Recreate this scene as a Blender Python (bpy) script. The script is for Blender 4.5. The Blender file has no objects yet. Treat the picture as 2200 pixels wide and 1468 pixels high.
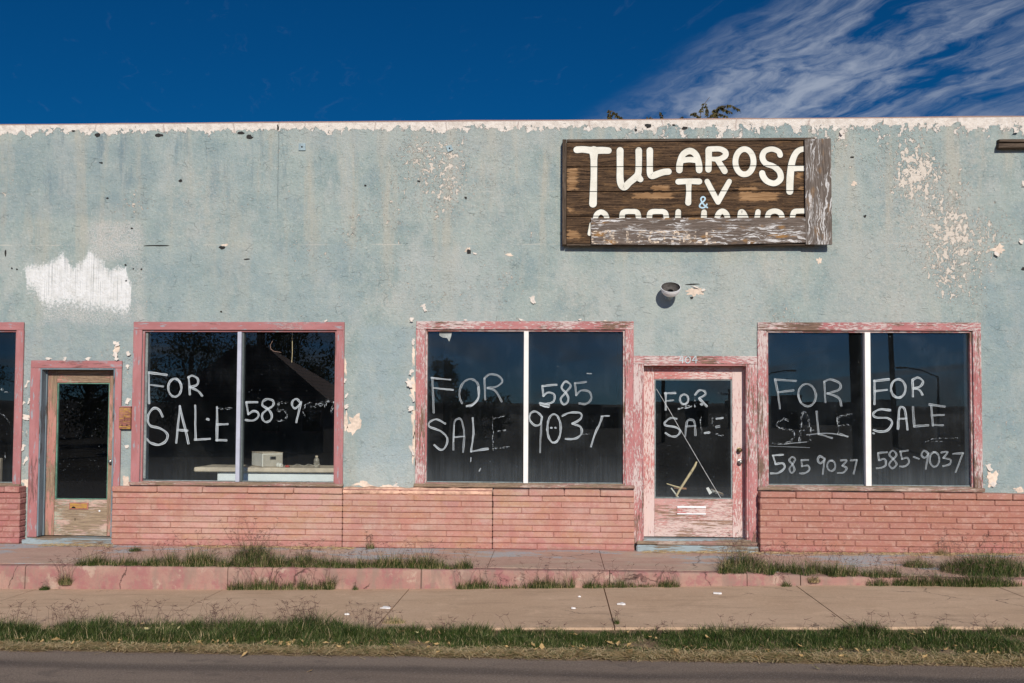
import bpy, bmesh, math, random
from mathutils import Vector, Matrix, noise as mnoise
random.seed(11)
R = math.radians
S = bpy.context.scene
C = S.collection

# ------------------------------------------------------------------ camera
FPX, CAMY, EYE = 2139.0, -11.9, 1.9
YAW, PITCH, ROLL, SHY = R(2.6), R(2.25), R(.3), 67.0
F_ = Vector((-math.sin(YAW)*math.cos(PITCH), math.cos(YAW)*math.cos(PITCH), math.sin(PITCH)))
R0 = Vector((math.cos(YAW), math.sin(YAW), 0)); U0 = R0.cross(F_)
R_ = R0*math.cos(ROLL) + U0*math.sin(ROLL); U_ = U0*math.cos(ROLL) - R0*math.sin(ROLL)
cd = bpy.data.cameras.new('camera'); cam = bpy.data.objects.new('camera', cd); C.objects.link(cam)
cd.sensor_width = 36; cd.lens = 36*FPX/2200; cd.shift_y = SHY/2200; cd.clip_end = 8000; cd.clip_start = .05
m = Matrix.Identity(4)
for i in range(3):
    m[i][0] = R_[i]; m[i][1] = U_[i]; m[i][2] = -F_[i]
m.translation = (0, CAMY, EYE); cam.matrix_world = m
S.camera = cam

def W(px, py, Y=0.0):
    """survey helper: where the sight line through a photo pixel meets the vertical plane y=Y -> (x, z)"""
    d = F_ + R_*((px-1100)/FPX) + U_*((734+SHY-py)/FPX)
    t = (Y-CAMY)/d.y
    return t*d.x, EYE + t*d.z
def P(px, py, Y=0.0):
    x, z = W(px, py, Y); return Vector((x, Y, z))
def rect(px0, py0, px1, py1, Y=0.0):
    a, b, c, d = W(px0, py0, Y), W(px1, py0, Y), W(px0, py1, Y), W(px1, py1, Y)
    return ((a[0]+c[0])/2, (b[0]+d[0])/2, (c[1]+d[1])/2, (a[1]+b[1])/2)   # x0,x1,z0,z1

# ------------------------------------------------------------------ node helpers
class NB:
    def __init__(s, tree): s.t = tree; s.t.nodes.clear()
    def n(s, typ, **kw):
        nd = s.t.nodes.new(typ)
        for k, v in kw.items(): setattr(nd, k, v)
        return nd
    def put(s, nd, i, v):
        if v is None: return
        sk = nd.inputs[i]
        if isinstance(v, bpy.types.NodeSocket): s.t.links.new(v, sk)
        elif isinstance(v, (tuple, list)) and sk.type == 'RGBA': sk.default_value = (*v[:3], 1)
        else: sk.default_value = v
    def math(s, op, a, b=None, c=None, clamp=False):
        nd = s.n('ShaderNodeMath', operation=op, use_clamp=clamp)
        for i, v in enumerate((a, b, c)): s.put(nd, i, v)
        return nd.outputs[0]
    def add(s, a, b): return s.math('ADD', a, b)
    def mul(s, a, b): return s.math('MULTIPLY', a, b)
    def sub(s, a, b): return s.math('SUBTRACT', a, b)
    def mx(s, a, b): return s.math('MAXIMUM', a, b)
    def ss(s, x, a, b, lo=0., hi=1.):
        nd = s.n('ShaderNodeMapRange', interpolation_type='SMOOTHSTEP')
        for i, v in enumerate((x, a, b, lo, hi)): s.put(nd, i, v)
        return nd.outputs[0]
    def mix(s, f, a, b, blend='MIX'):
        nd = s.n('ShaderNodeMix', data_type='RGBA', blend_type=blend)
        s.put(nd, 0, f); s.put(nd, 6, a); s.put(nd, 7, b); return nd.outputs[2]
    def noise(s, vec, scale, detail=3, rough=.5, dist=0., col=False):
        nd = s.n('ShaderNodeTexNoise'); s.put(nd, 'Vector', vec); s.put(nd, 'Scale', scale)
        s.put(nd, 'Detail', detail); s.put(nd, 'Roughness', rough); s.put(nd, 'Distortion', dist)
        return nd.outputs[1 if col else 0]
    def vor(s, vec, scale, feature='F1', out=0):
        nd = s.n('ShaderNodeTexVoronoi', feature=feature); s.put(nd, 'Vector', vec); s.put(nd, 'Scale', scale)
        return nd.outputs[out]
    def mp(s, vec, scale=(1, 1, 1), loc=(0, 0, 0), rot=(0, 0, 0)):
        nd = s.n('ShaderNodeMapping'); s.put(nd, 0, vec); s.put(nd, 1, loc); s.put(nd, 2, rot); s.put(nd, 3, scale)
        return nd.outputs[0]
    def vadd(s, a, b):
        nd = s.n('ShaderNodeVectorMath', operation='ADD'); s.put(nd, 0, a); s.put(nd, 1, b); return nd.outputs[0]
    def vscale(s, a, k):
        nd = s.n('ShaderNodeVectorMath', operation='SCALE'); s.put(nd, 0, a); s.put(nd, 'Scale', k); return nd.outputs[0]
    def obj(s): return s.n('ShaderNodeTexCoord').outputs['Object']
    def uv(s): return s.n('ShaderNodeUVMap').outputs[0]
    def xyz(s, v):
        nd = s.n('ShaderNodeSeparateXYZ'); s.put(nd, 0, v); return nd.outputs
    def com(s, x, y, z):
        nd = s.n('ShaderNodeCombineXYZ')
        for i, v in enumerate((x, y, z)): s.put(nd, i, v)
        return nd.outputs[0]
    def ramp(s, f, stops, interp='LINEAR'):
        nd = s.n('ShaderNodeValToRGB'); cr = nd.color_ramp; cr.interpolation = interp
        while len(cr.elements) < len(stops): cr.elements.new(.5)
        for e, (p, c) in zip(cr.elements, stops):
            e.position = p; e.color = (c, c, c, 1) if isinstance(c, float) else (*c, 1)
        s.put(nd, 0, f); return nd.outputs[0]
    def bump(s, h, dist=.01, strength=1., normal=None):
        nd = s.n('ShaderNodeBump'); s.put(nd, 'Height', h); s.put(nd, 'Distance', dist); s.put(nd, 'Strength', strength)
        if normal is not None: s.put(nd, 'Normal', normal)
        return nd.outputs[0]
    def pr(s, col, rough=.8, normal=None, spec=.3, metal=0., trans=0.):
        nd = s.n('ShaderNodeBsdfPrincipled'); s.put(nd, 'Base Color', col); s.put(nd, 'Roughness', rough)
        s.put(nd, 'Specular IOR Level', spec); s.put(nd, 'Metallic', metal); s.put(nd, 'Transmission Weight', trans)
        if normal is not None: s.put(nd, 'Normal', normal)
        return nd.outputs[0]
    def out(s, sh):
        o = s.n('ShaderNodeOutputMaterial'); s.t.links.new(sh, o.inputs[0])
def mat(name):
    M = bpy.data.materials.new(name); M.use_nodes = True
    return M, NB(M.node_tree)
def plain(name, col, rough=.7, metal=0., var=.25, scale=30, spec=.3, bump=.002):
    M, b = mat(name); o = b.obj()
    n1 = b.noise(o, scale, 4, .6); n2 = b.noise(o, scale*.15, 3)
    f = b.ss(b.add(b.mul(n1, .5), b.mul(n2, .5)), .35, .65)
    c = b.mix(f, tuple(k*(1-var) for k in col), tuple(min(k*(1+var), .9) for k in col))
    b.out(b.pr(c, rough, b.bump(n1, bump), spec, metal)); return M

# ------------------------------------------------------------------ world, sun, exposure
SUN = Vector((.2, -1, .5)).normalized()
wd = bpy.data.worlds.new('World'); S.world = wd; wd.use_nodes = True
b = NB(wd.node_tree)
sky = b.n('ShaderNodeTexSky', sky_type='NISHITA', sun_disc=False)
sky.sun_elevation = math.asin(SUN.z); sky.sun_rotation = math.atan2(SUN.x, SUN.y)
sky.altitude = 1300; sky.air_density = 1.0; sky.dust_density = .3; sky.ozone_density = 3.0
d = b.n('ShaderNodeTexCoord').outputs['Generated']; dx, dy, dz = b.xyz(d)
zc = b.mx(dz, .03)
pxx = b.math('DIVIDE', dx, zc); pyy = b.math('DIVIDE', dy, zc)
along = b.sub(b.mul(pxx, .35), b.mul(pyy, .94)); across = b.add(b.mul(pxx, .94), b.mul(pyy, .35))
warp = b.noise(b.com(pxx, pyy, 0.), 1.6, 4, .55, 0., True)
v1 = b.vadd(b.com(b.mul(along, 1.1), b.mul(across, 3.4), 3.1), b.vscale(warp, 1.3))
c1 = b.noise(v1, 1.5, 9, .62, .3)
c2 = b.noise(b.vadd(b.com(b.mul(along, 1.5), b.mul(across, 6.), 9.), b.vscale(warp, 1.8)), 2.6, 8, .65)
c3 = b.noise(b.com(along, across, 4.), .9, 3)
front = b.mul(b.ss(b.add(across, b.mul(b.sub(c3, .5), .35)), 1.22, 1.60), b.ss(across, 3.0, 1.9, .55, 1.))
front = b.mul(front, b.math('GREATER_THAN', dy, 0.))
wisps = b.mul(b.ss(b.add(b.mul(c1, .74), b.mul(c2, .26)), .41, .70), b.ss(c3, .30, .62, .45, 1.15))
cl_front = b.mul(b.mul(wisps, front), .60)
left = b.mul(b.mul(b.ss(c2, .58, .8), b.math('GREATER_THAN', dy, 0.)), .04)
cb = b.noise(b.com(b.mul(pxx, .35), b.mul(dz, 16.), 1.), 1.1, 6, .55, .4)
back = b.mul(b.mul(b.ss(cb, .47, .66), b.math('LESS_THAN', dy, 0.)), .7)
cloud = b.mx(b.mx(cl_front, left), back)
skyc = b.mix(1., sky.outputs[0], (.02, .42, .76), 'MULTIPLY')       # the deep polarised blue of the photograph
# southern sky gets a brighter tint, added to strengthen the pane reflections
skyc = b.mix(b.ss(dy, .2, -.3), skyc, b.mix(1., sky.outputs[0], (.40, .85, 1.5), 'MULTIPLY'))
ccol = b.mix(b.math('LESS_THAN', dy, 0.), (7.9, 8.7, 10.2), (6.6, 6.9, 7.6))
fin = b.mix(cloud, skyc, ccol)
bg = b.n('ShaderNodeBackground'); b.put(bg, 0, fin); b.put(bg, 1, .056)
wo = b.n('ShaderNodeOutputWorld'); b.t.links.new(bg.outputs[0], wo.inputs[0])
sl = bpy.data.lights.new('sun', 'SUN'); sl.energy = 4.0; sl.angle = R(.5); sl.color = (1, .95, .87)
so = bpy.data.objects.new('sun', sl); C.objects.link(so); so.rotation_euler = SUN.to_track_quat('Z', 'Y').to_euler(); so.location = SUN*60
S.view_settings.view_transform = 'Standard'; S.view_settings.look = 'None'; S.view_settings.exposure = 0; S.view_settings.gamma = 1
S.cycles.transparent_max_bounces = 16; S.cycles.max_bounces = 6

# ------------------------------------------------------------------ object helpers
def tag(o, label=None, cat=None, group=None, kind=None):
    if label: o['label'] = label
    if cat: o['category'] = cat
    if group: o['group'] = group
    if kind: o['kind'] = kind
    return o
def thing(name, label, cat, loc=(0, 0, 0), group=None):
    o = bpy.data.objects.new(name, None); C.objects.link(o); o.location = loc; o.empty_display_size = .1
    return tag(o, label, cat, group)
def wloc(o):
    l = Vector(o.location)
    return l if o.parent is None else l + wloc(o.parent) + (Matrix(o.matrix_parent_inverse).translation)
class MB:
    def __init__(s): s.v = []; s.f = []; s.uv = []; s.mi = []; s.sm = []
    def face(s, pts, uvs=None, mi=0, smooth=False):
        k = len(s.v); s.v += [tuple(p) for p in pts]; s.f.append(tuple(range(k, k+len(pts))))
        s.uv += uvs if uvs else [(p[0], p[2]) for p in pts]; s.mi.append(mi); s.sm.append(smooth)
    def box(s, x0, x1, y0, y1, z0, z1, bev=.003, mi=0, axis=None, off=None, jit=0.):
        lo = (x0, y0, z0); hi = (x1, y1, z1); dm = [hi[i]-lo[i] for i in range(3)]
        bev = min(bev, min(dm)*.4); ax = axis if axis is not None else max(range(3), key=lambda i: dm[i])
        oth = [i for i in range(3) if i != ax]
        ru, rv = (random.uniform(0, 20), random.uniform(0, 20)) if off is None else off
        J = {}
        def pt(sg, a):
            key = sg
            if key not in J: J[key] = [random.uniform(-jit, jit) for _ in range(3)]
            p = []
            for i in range(3):
                e = hi[i] if sg[i] > 0 else lo[i]
                p.append((e if i == a else e - sg[i]*bev) + J[key][i])
            return Vector(p)
        ctr = Vector([(lo[i]+hi[i])/2 for i in range(3)])
        def put(ps):
            n = (ps[1]-ps[0]).cross(ps[2]-ps[0]); c = sum(ps, Vector())/len(ps)
            if n.dot(c-ctr) < 0: ps = ps[::-1]
            s.face(ps, [(p[ax]+ru, p[oth[0]]+p[oth[1]]+rv) for p in ps], mi)
        for a in range(3):
            o1, o2 = [i for i in range(3) if i != a]
            for sa in (1, -1):
                q = []
                for (s1, s2) in ((1, 1), (1, -1), (-1, -1), (-1, 1)):
                    sg = [0]*3; sg[a] = sa; sg[o1] = s1; sg[o2] = s2; q.append(pt(tuple(sg), a))
                put(q)
        if bev > 0:
            for a in range(3):
                for c in range(a+1, 3):
                    e = 3-a-c
                    for sa in (1, -1):
                        for sc in (1, -1):
                            g1 = [0]*3; g1[a] = sa; g1[c] = sc; g1[e] = 1; g2 = list(g1); g2[e] = -1
                            put([pt(tuple(g1), a), pt(tuple(g1), c), pt(tuple(g2), c), pt(tuple(g2), a)])
            for sx in (1, -1):
                for sy in (1, -1):
                    for sz in (1, -1):
                        g = (sx, sy, sz); put([pt(g, 0), pt(g, 1), pt(g, 2)])
        return s
    def tube(s, pts, rad, seg=8, mi=0, cap=True):
        pts = [Vector(p) for p in pts]; rs = rad if isinstance(rad, (list, tuple)) else [rad]*len(pts)
        rings = []; up = Vector((.3, .2, 1)).normalized(); L = 0
        for i, p in enumerate(pts):
            t = (pts[min(i+1, len(pts)-1)] - pts[max(i-1, 0)]).normalized()
            a = t.cross(up)
            if a.length < .05: a = t.cross(Vector((1, 0, 0)))
            a.normalize(); bb = a.cross(t).normalized()
            if i: L += (pts[i]-pts[i-1]).length
            rings.append(([p + (a*math.cos(k*2*math.pi/seg) + bb*math.sin(k*2*math.pi/seg))*rs[i] for k in range(seg)], L))
        for (r0, l0), (r1, l1) in zip(rings, rings[1:]):
            for k in range(seg):
                j = (k+1) % seg
                s.face([r0[j], r0[k], r1[k], r1[j]], [(l0, (k+1)/seg*.1), (l0, k/seg*.1), (l1, k/seg*.1), (l1, (k+1)/seg*.1)], mi, True)
        if cap:
            s.face(rings[0][0], None, mi); s.face(rings[-1][0][::-1], None, mi)
        return s
    def lathe(s, org, axis, prof, seg=28, mi=0):
        """prof: (radius, distance along axis)"""
        axis = Vector(axis).normalized(); a = axis.cross(Vector((1, 0, .01))).normalized(); bb = axis.cross(a)
        org = Vector(org); rg = [[org + axis*h + (a*math.cos(k*2*math.pi/seg)+bb*math.sin(k*2*math.pi/seg))*r for k in range(seg)] for r, h in prof]
        for r0, r1 in zip(rg, rg[1:]):
            for k in range(seg):
                j = (k+1) % seg; s.face([r0[k], r0[j], r1[j], r1[k]], None, mi, True)
        return s
    def ribbon(s, pts, w, Y, th=.003, mi=0, dyu=0., caps=True):
        """flat brush stroke in the xz plane with round ends and thickness th; pts are (x,z); w one width or a list"""
        n = len(pts); ws = w if isinstance(w, (list, tuple)) else [w]*n
        L = [0.]
        for a, c in zip(pts, pts[1:]): L.append(L[-1] + math.hypot(c[0]-a[0], c[1]-a[1]))
        u0 = random.uniform(0, 50)
        lf, rt = [], []
        for i, p in enumerate(pts):
            a, c = pts[max(i-1, 0)], pts[min(i+1, n-1)]
            tx, tz = c[0]-a[0], c[1]-a[1]; l = math.hypot(tx, tz) or 1e-6; tx /= l; tz /= l
            h = ws[i]/2; y = Y - dyu*L[i]
            lf.append((p[0]-tz*h, y, p[1]+tx*h)); rt.append((p[0]+tz*h, y, p[1]-tx*h))
        for i in range(n-1):
            s.face([lf[i], rt[i], rt[i+1], lf[i+1]], [(L[i]+u0, 0), (L[i]+u0, 1), (L[i+1]+u0, 1), (L[i+1]+u0, 0)], mi)
            for e in (lf, rt):
                q = [e[i], e[i+1], (e[i+1][0], e[i+1][1]+th, e[i+1][2]), (e[i][0], e[i][1]+th, e[i][2])]
                s.face(q if e is lf else q[::-1], [(0, .5)]*4, mi)
        if caps:
            for i, sg in ((0, -1), (n-1, 1)):
                a, c = pts[max(i-1, 0)], pts[min(i+1, n-1)]
                tx, tz = (c[0]-a[0])*sg, (c[1]-a[1])*sg; l = math.hypot(tx, tz) or 1e-6; tx /= l; tz /= l
                h = ws[i]/2; y = Y - dyu*L[i]; arc = []
                for k in range(7):
                    t = -math.pi/2 + math.pi*k/6
                    ox = math.cos(t)*tx*h - math.sin(t)*tz*h; oz = math.cos(t)*tz*h + math.sin(t)*tx*h
                    arc.append((pts[i][0]+ox, y, pts[i][1]+oz))
                s.face(arc, [(L[i]+u0 + (h*math.cos(-math.pi/2+math.pi*k/6))*sg, .5+.5*math.sin(-math.pi/2+math.pi*k/6)*sg*-1) for k in range(7)], mi)
                for k in range(6):
                    p, q = arc[k], arc[k+1]
                    s.face([p, q, (q[0], q[1]+th, q[2]), (p[0], p[1]+th, p[2])], [(0, .5)]*4, mi)
        return s
    def plate(s, poly, Y, th=.002, mi=0):
        """irregular flat plate in xz with thickness"""
        a = sum((poly[i][0]*poly[(i+1) % len(poly)][1] - poly[(i+1) % len(poly)][0]*poly[i][1]) for i in range(len(poly)))
        if a < 0: poly = poly[::-1]
        s.face([(x, Y, z) for x, z in poly], None, mi)
        for i in range(len(poly)):
            p, q = poly[i], poly[(i+1) % len(poly)]
            s.face([(p[0], Y, p[1]), (p[0], Y+th, p[1]), (q[0], Y+th, q[1]), (q[0], Y, q[1])], None, mi)
        return s
    def build(s, name, mats, parent=None, origin=None, weld=False):
        me = bpy.data.meshes.new(name)
        og = Vector(origin) if origin is not None else Vector()
        me.from_pydata([(v[0]-og.x, v[1]-og.y, v[2]-og.z) for v in s.v], [], s.f)
        for M in (mats if isinstance(mats, (list, tuple)) else [mats]): me.materials.append(M)
        me.polygons.foreach_set('material_index', s.mi); me.polygons.foreach_set('use_smooth', s.sm)
        ul = me.uv_layers.new(name='UVMap'); flat = [c for t in s.uv for c in t]; ul.data.foreach_set('uv', flat)
        if weld:
            bm = bmesh.new(); bm.from_mesh(me); bmesh.ops.remove_doubles(bm, verts=bm.verts, dist=1e-5); bm.to_mesh(me); bm.free()
        me.update()
        o = bpy.data.objects.new(name, me); C.objects.link(o); o.location = og
        if parent is not None:
            o.parent = parent; o.matrix_parent_inverse = Matrix.Translation(-wloc(parent))
        return o
def smooth(pts, k=5):
    """Catmull-Rom through pts; a doubled point is a corner"""
    segs, cur = [], [pts[0]]
    for p in pts[1:]:
        if p == cur[-1]: segs.append(cur); cur = [p]
        else: cur.append(p)
    segs.append(cur); out = []
    for sg in segs:
        if len(sg) < 3:
            a, c = sg[0], sg[-1]; kk = 6
            o = [(a[0]+(c[0]-a[0])*i/kk, a[1]+(c[1]-a[1])*i/kk) for i in range(kk+1)]
        else:
            o = []; q = [sg[0]] + list(sg) + [sg[-1]]
            for i in range(1, len(q)-2):
                p0, p1, p2, p3 = q[i-1:i+3]
                for j in range(k):
                    t = j/k
                    o.append(tuple(.5*(2*p1[c]+(p2[c]-p0[c])*t+(2*p0[c]-5*p1[c]+4*p2[c]-p3[c])*t*t+(3*p1[c]-p0[c]-3*p2[c]+p3[c])*t**3) for c in (0, 1)))
            o.append(tuple(sg[-1]))
        out.append(o)
    return out
def ell(cx, cy, rx, ry, a0=-100, turn=385, n=14, tilt=0.):
    return [(cx+rx*math.cos(R(a0+turn*i/n))+tilt*ry*math.sin(R(a0+turn*i/n)), cy+ry*math.sin(R(a0+turn*i/n))) for i in range(n+1)]
def ragged(px, py, rx, ry, Y=0., n=14, amp=.35):
    pts = []
    for i in range(n):
        a = 2*math.pi*i/n; k = 1+amp*(1.3*mnoise.noise((math.cos(a)*1.1+px, math.sin(a)*1.1+py, 3.3))+1.2*mnoise.noise((math.cos(a)*3+py, math.sin(a)*3+px, 1.7)))
        pts.append(W(px+rx*k*math.cos(a), py+ry*k*math.sin(a), Y))
    return pts

# ------------------------------------------------------------------ materials
ZTOP = W(1100, 258)[1]
CREAM = (.74, .63, .52)
def wall_material():
    M, b = mat('weathered_blue_stucco'); o = b.obj(); x, y, z = b.xyz(o)
    big = b.noise(o, .55, 4, .55); med = b.noise(o, 2.4, 6, .6)
    vst = b.noise(b.mp(o, (2.6, 1, .28)), 1.6, 6, .6); fine = b.noise(o, 30, 5, .78); grit = b.noise(o, 75, 3, .75)
    col = b.mix(b.ss(med, .3, .7), (.262, .332, .318), (.372, .426, .388))
    col = b.mix(b.mul(b.ss(b.noise(o, 5.5, 5, .65), .42, .64), .42), col, (.42, .46, .42))
    col = b.mix(b.mul(b.ss(b.noise(b.mp(o, loc=(7, 0, 3)), 2.8, 6, .65), .46, .68), .5), col, (.23, .305, .32))
    col = b.mix(b.mul(b.ss(b.noise(b.mp(o, (1.5, 1, .8), (1, 7, 5)), 1.9, 7, .68), .50, .66), .6), col, (.455, .47, .43))
    hi = b.ss(z, 3.1, 4.6)
    col = b.mix(b.mul(b.mul(b.ss(vst, .48, .66), b.add(b.mul(hi, .6), .42)), .72), col, (.46, .435, .355))
    vs2 = b.noise(b.mp(o, (3.6, 1, .5), (3, 0, 1)), 1.6, 6, .65)
    leftmask = b.ss(x, -1.5, -4.5)
    col = b.mix(b.mul(b.mul(b.ss(vs2, .52, .66), b.mul(b.ss(z, 4.0, 5.0), b.add(b.mul(leftmask, .85), .25))), .62), col, (.15, .215, .245))
    # tan, thinly worn fields
    tans = [(1990, 470, 190, .8), (1900, 600, 150, .55), (2080, 330, 120, .6), (230, 500, 90, .8), (430, 440, 130, .5), (1000, 400, 200, .35), (1560, 700, 120, .5), (1250, 640, 110, .35), (840, 640, 60, .4), (1430, 590, 60, .6), (1650, 560, 90, .4)]
    acc = None
    def blob(px, py, r, a):
        cx, cz = W(px, py); rr = r/180
        dd = b.math('SQRT', b.add(b.math('POWER', b.sub(x, cx), 2.), b.math('POWER', b.sub(z, cz), 2.)))
        return b.ss(b.add(dd, b.mul(b.sub(big, .5), rr*1.2)), rr, rr*.1, 0., a)
    for t in tans:
        k = blob(*t); acc = k if acc is None else b.mx(acc, k)
    col = b.mix(b.mul(acc, b.ss(b.noise(o, 14, 6, .7), .38, .6)), col, (.46, .44, .38))
    # speckled thin paint: grains of the stucco show through
    col = b.mix(b.mul(b.ss(b.add(fine, b.mul(acc, .06)), .52, .66), .5), col, (.58, .57, .51))
    col = b.mix(b.mul(b.ss(b.noise(b.mp(o, loc=(2, 5, 9)), 26, 5, .8), .54, .70), .38), col, (.19, .24, .245))
    # course joints of the block wall behind
    zj = W(1100, 525)[1]
    wob = b.mul(b.sub(b.noise(o, 3, 4), .5), .03)
    jl = b.ss(b.math('ABSOLUTE', b.sub(b.add(z, wob), zj)), .012, .003)
    jl2 = b.ss(b.math('ABSOLUTE', b.sub(b.add(z, wob), W(1100, 412)[1])), .010, .003)
    jn = b.ss(b.noise(b.mp(o, (1.2, 1, 1)), 1.5, 4, .6), .48, .6)
    jl = b.mul(b.mx(jl, b.mul(jl2, .6)), jn)
    col = b.mix(b.mul(jl, .65), col, (.55, .53, .46))
    # the overspray halo and the white patch
    X0, X1 = W(45, 600)[0], W(286, 600)[0]
    Zt, Zb = W(150, 530)[1], W(150, 690)[1]
    t = b.math('DIVIDE', b.sub(b.add(x, b.mul(b.sub(b.noise(o, 14, 5), .5), .05)), X0), X1-X0)
    def zf(py): return (W(150, 200+py/2.9333)[1]-Zb)/(Zt-Zb)
    def tf(zx): return (zx/2.9333-45)/(286-45)
    tops = [(132, 1118), (180, 1072), (245, 1078), (310, 1060), (350, 1035), (390, 998), (430, 1050), (458, 1100), (482, 1070), (530, 1045), (556, 992), (572, 985), (592, 1020), (635, 1045), (662, 1080), (690, 1112), (712, 1092), (792, 1092), (805, 1150), (832, 1200)]
    bots = [(132, 1118), (160, 1130), (168, 1240), (212, 1246), (240, 1290), (268, 1345), (330, 1352), (450, 1340), (560, 1368), (700, 1375), (800, 1400), (822, 1370), (832, 1300)]
    top = b.ramp(t, [(tf(a), float(zf(c))) for a, c in tops]); bot = b.ramp(t, [(tf(a), float(zf(c))) for a, c in bots])
    zz = b.math('DIVIDE', b.sub(b.add(z, b.add(b.mul(b.sub(b.noise(b.mp(o, (3, 1, 1)), 22, 5, .7), .5), .12), b.mul(b.sub(b.noise(b.com(x, 0., b.mul(z, .5)), 21, 5, .7), .5), .20))), Zb), Zt-Zb)
    inx = b.mul(b.math('GREATER_THAN', t, .0), b.math('LESS_THAN', t, .985))
    white = b.mul(inx, b.mul(b.ss(b.add(b.sub(top, zz), b.mul(b.sub(fine, .5), .26)), -.02, .08), b.ss(b.add(b.sub(zz, bot), b.mul(b.sub(fine, .5), .7)), -.04, .14)))
    def boxm(px0, py0, px1, py1, e=.12):
        xa, xb, za, zb = rect(px0, py0, px1, py1)
        n_ = b.mul(b.sub(med, .5), .3)
        return b.mul(b.mul(b.ss(b.add(x, n_), xa-e, xa+e), b.ss(b.add(x, n_), xb+e, xb-e)), b.mul(b.ss(b.add(z, n_), za-e, za+e), b.ss(b.add(z, n_), zb+e, zb-e)))
    spec = b.noise(b.mp(o, (1, 1, .8)), 70, 4, .75)
    halo = b.mx(boxm(90, 655, 285, 698, .05), b.mul(boxm(275, 560, 312, 700, .05), .6)); halo = b.mx(halo, boxm(195, 478, 302, 560, .06))
    col = b.mix(b.mul(halo, b.ss(spec, .45, .6)), col, (.55, .53, .50))
    drip = b.noise(b.mp(o, (42, 1, .5)), 1.8, 3, .6)
    dripm = b.mul(b.ss(drip, .545, .60), b.ss(b.noise(b.mp(o, (1, 1, .6)), 5, 3), .36, .50))
    wcol = b.mix(b.ss(b.noise(o, 9, 5, .65), .4, .7), (.80, .79, .76), (.68, .67, .63))
    wcol = b.mix(b.mul(b.ss(fine, .5, .7), .25), wcol, (.52, .53, .50))
    wcol = b.mix(b.mul(dripm, .55), wcol, (.30, .32, .31))
    col = b.mix(white, col, wcol)
    # paler blue repaint fields
    lt = b.mx(boxm(770, 960, 890, 1045, .08), b.mul(boxm(1640, 960, 2300, 1060, .1), .0))
    col = b.mix(b.mul(lt, .35), col, (.50, .56, .55))
    for q_, am_, cc_ in (((312, 528, 775, 690), .30, (.275, .35, .36)), ((770, 700, 890, 1000), .45, (.335, .41, .42)), ((850, 535, 1070, 692), .32, (.45, .47, .44)), ((1280, 560, 1640, 765), .35, (.45, .475, .44)), ((1775, 500, 1990, 700), .35, (.44, .45, .41)), ((2110, 600, 2400, 1050), .40, (.25, .33, .345)), ((45, 690, 300, 1000), .35, (.262, .325, .34)), ((-200, 300, 330, 470), .30, (.235, .30, .315)), ((620, 270, 1200, 330), .30, (.44, .45, .41)), ((1800, 300, 1860, 560), .30, (.43, .45, .41)), ((330, 300, 600, 520), .18, (.25, .33, .345))):
        col = b.mix(b.mul(boxm(*q_, .07), b.mul(b.ss(b.noise(o, 6, 6, .7), .25, .6), am_*1.3)), col, cc_)
    # flaked chips down to cream plaster
    chipn = b.noise(b.mp(o, (1.2, 1, .9)), 15, 6, .66, .5)
    clus = b.noise(b.mp(o, loc=(11, 2, 5)), 1.1, 4, .6)
    dens = b.ss(clus, .42, .72, -.03, .09)
    for t_ in [(880, 410, 280, .085), (1990, 430, 230, .135), (2090, 560, 170, .14), (1920, 330, 150, .12), (1750, 300, 90, .09), (945, 640, 130, .115), (1070, 560, 120, .08), (280, 455, 90, .10), (1800, 330, 90, .08), (1960, 380, 90, .14), (160, 900, 260, .06), (790, 850, 90, .03), (1650, 670, 120, .08), (2120, 1010, 70, .12), (900, 720, 40, .15)]:
        dens = b.add(dens, blob(*t_))
    cs = b.add(chipn, dens)
    lowm = b.ss(z, 2.1, 3.2, .45, 1.)
    chip = b.mul(b.ss(cs, .715, .73), lowm)
    small = b.ss(b.add(b.noise(o, 34, 4, .62), b.mul(dens, .6)), .68, .70)
    chip = b.mx(chip, small)
    col = b.mix(chip, col, b.mix(med, (.78, .70, .60), (.62, .53, .43)))
    # bare coping band
    n1 = b.noise(b.com(x, 0., 0.), 1.7, 2); n2 = b.noise(b.com(x, 0., b.mul(z, 1.)), 9, 6, .62)
    band = b.add(b.add(.012, b.mul(n1, .19)), b.mul(b.sub(n2, .5), .36))
    bd = b.sub(ZTOP, z)
    bandm = b.ss(b.sub(band, bd), -.004, .004)
    extra = b.mul(b.ss(b.add(b.noise(b.mp(o, (1, 1, .7)), 9, 6, .65), b.ss(bd, .42, .05, 0., .12)), .62, .64), b.mul(b.ss(bd, .45, .3), b.ss(x, .3, 1.4)))
    bandm = b.mx(bandm, extra)
    bcol = b.mix(b.ss(b.noise(o, 12, 5, .65), .42, .62), (.80, .72, .63), (.66, .58, .50))
    bcol = b.mix(b.ss(bd, .022, .008), bcol, (.40, .27, .22))
    bcol = b.mix(b.mul(b.ss(b.math('ABSOLUTE', b.sub(b.math('FRACT', b.add(b.mul(x, 1.15), b.mul(b.noise(o, 6), .12))), .5)), .012, .004), .7), bcol, (.45, .36, .31))
    col = b.mix(bandm, col, bcol)
    # hairline crazing and open cracks
    wv = b.vadd(o, b.vscale(b.vadd(b.noise(o, 4.5, 5, .6, 0, True), (-.5, -.5, -.5)), .13))
    ed = b.vor(b.mp(wv, (.8, .0, 1.35)), 8.5, 'DISTANCE_TO_EDGE')
    ed2 = b.vor(b.mp(wv, (1, .0, 1.4), (3, 0, 7)), 17, 'DISTANCE_TO_EDGE')
    cm = b.ss(b.noise(b.mp(o, loc=(4, 4, 4)), 5, 4, .6), .55, .66); cm2 = b.ss(b.noise(b.mp(o, loc=(9, 4, 1)), 9, 4, .6), .53, .63)
    bare = b.sub(1., b.mx(white, bandm))
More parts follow.
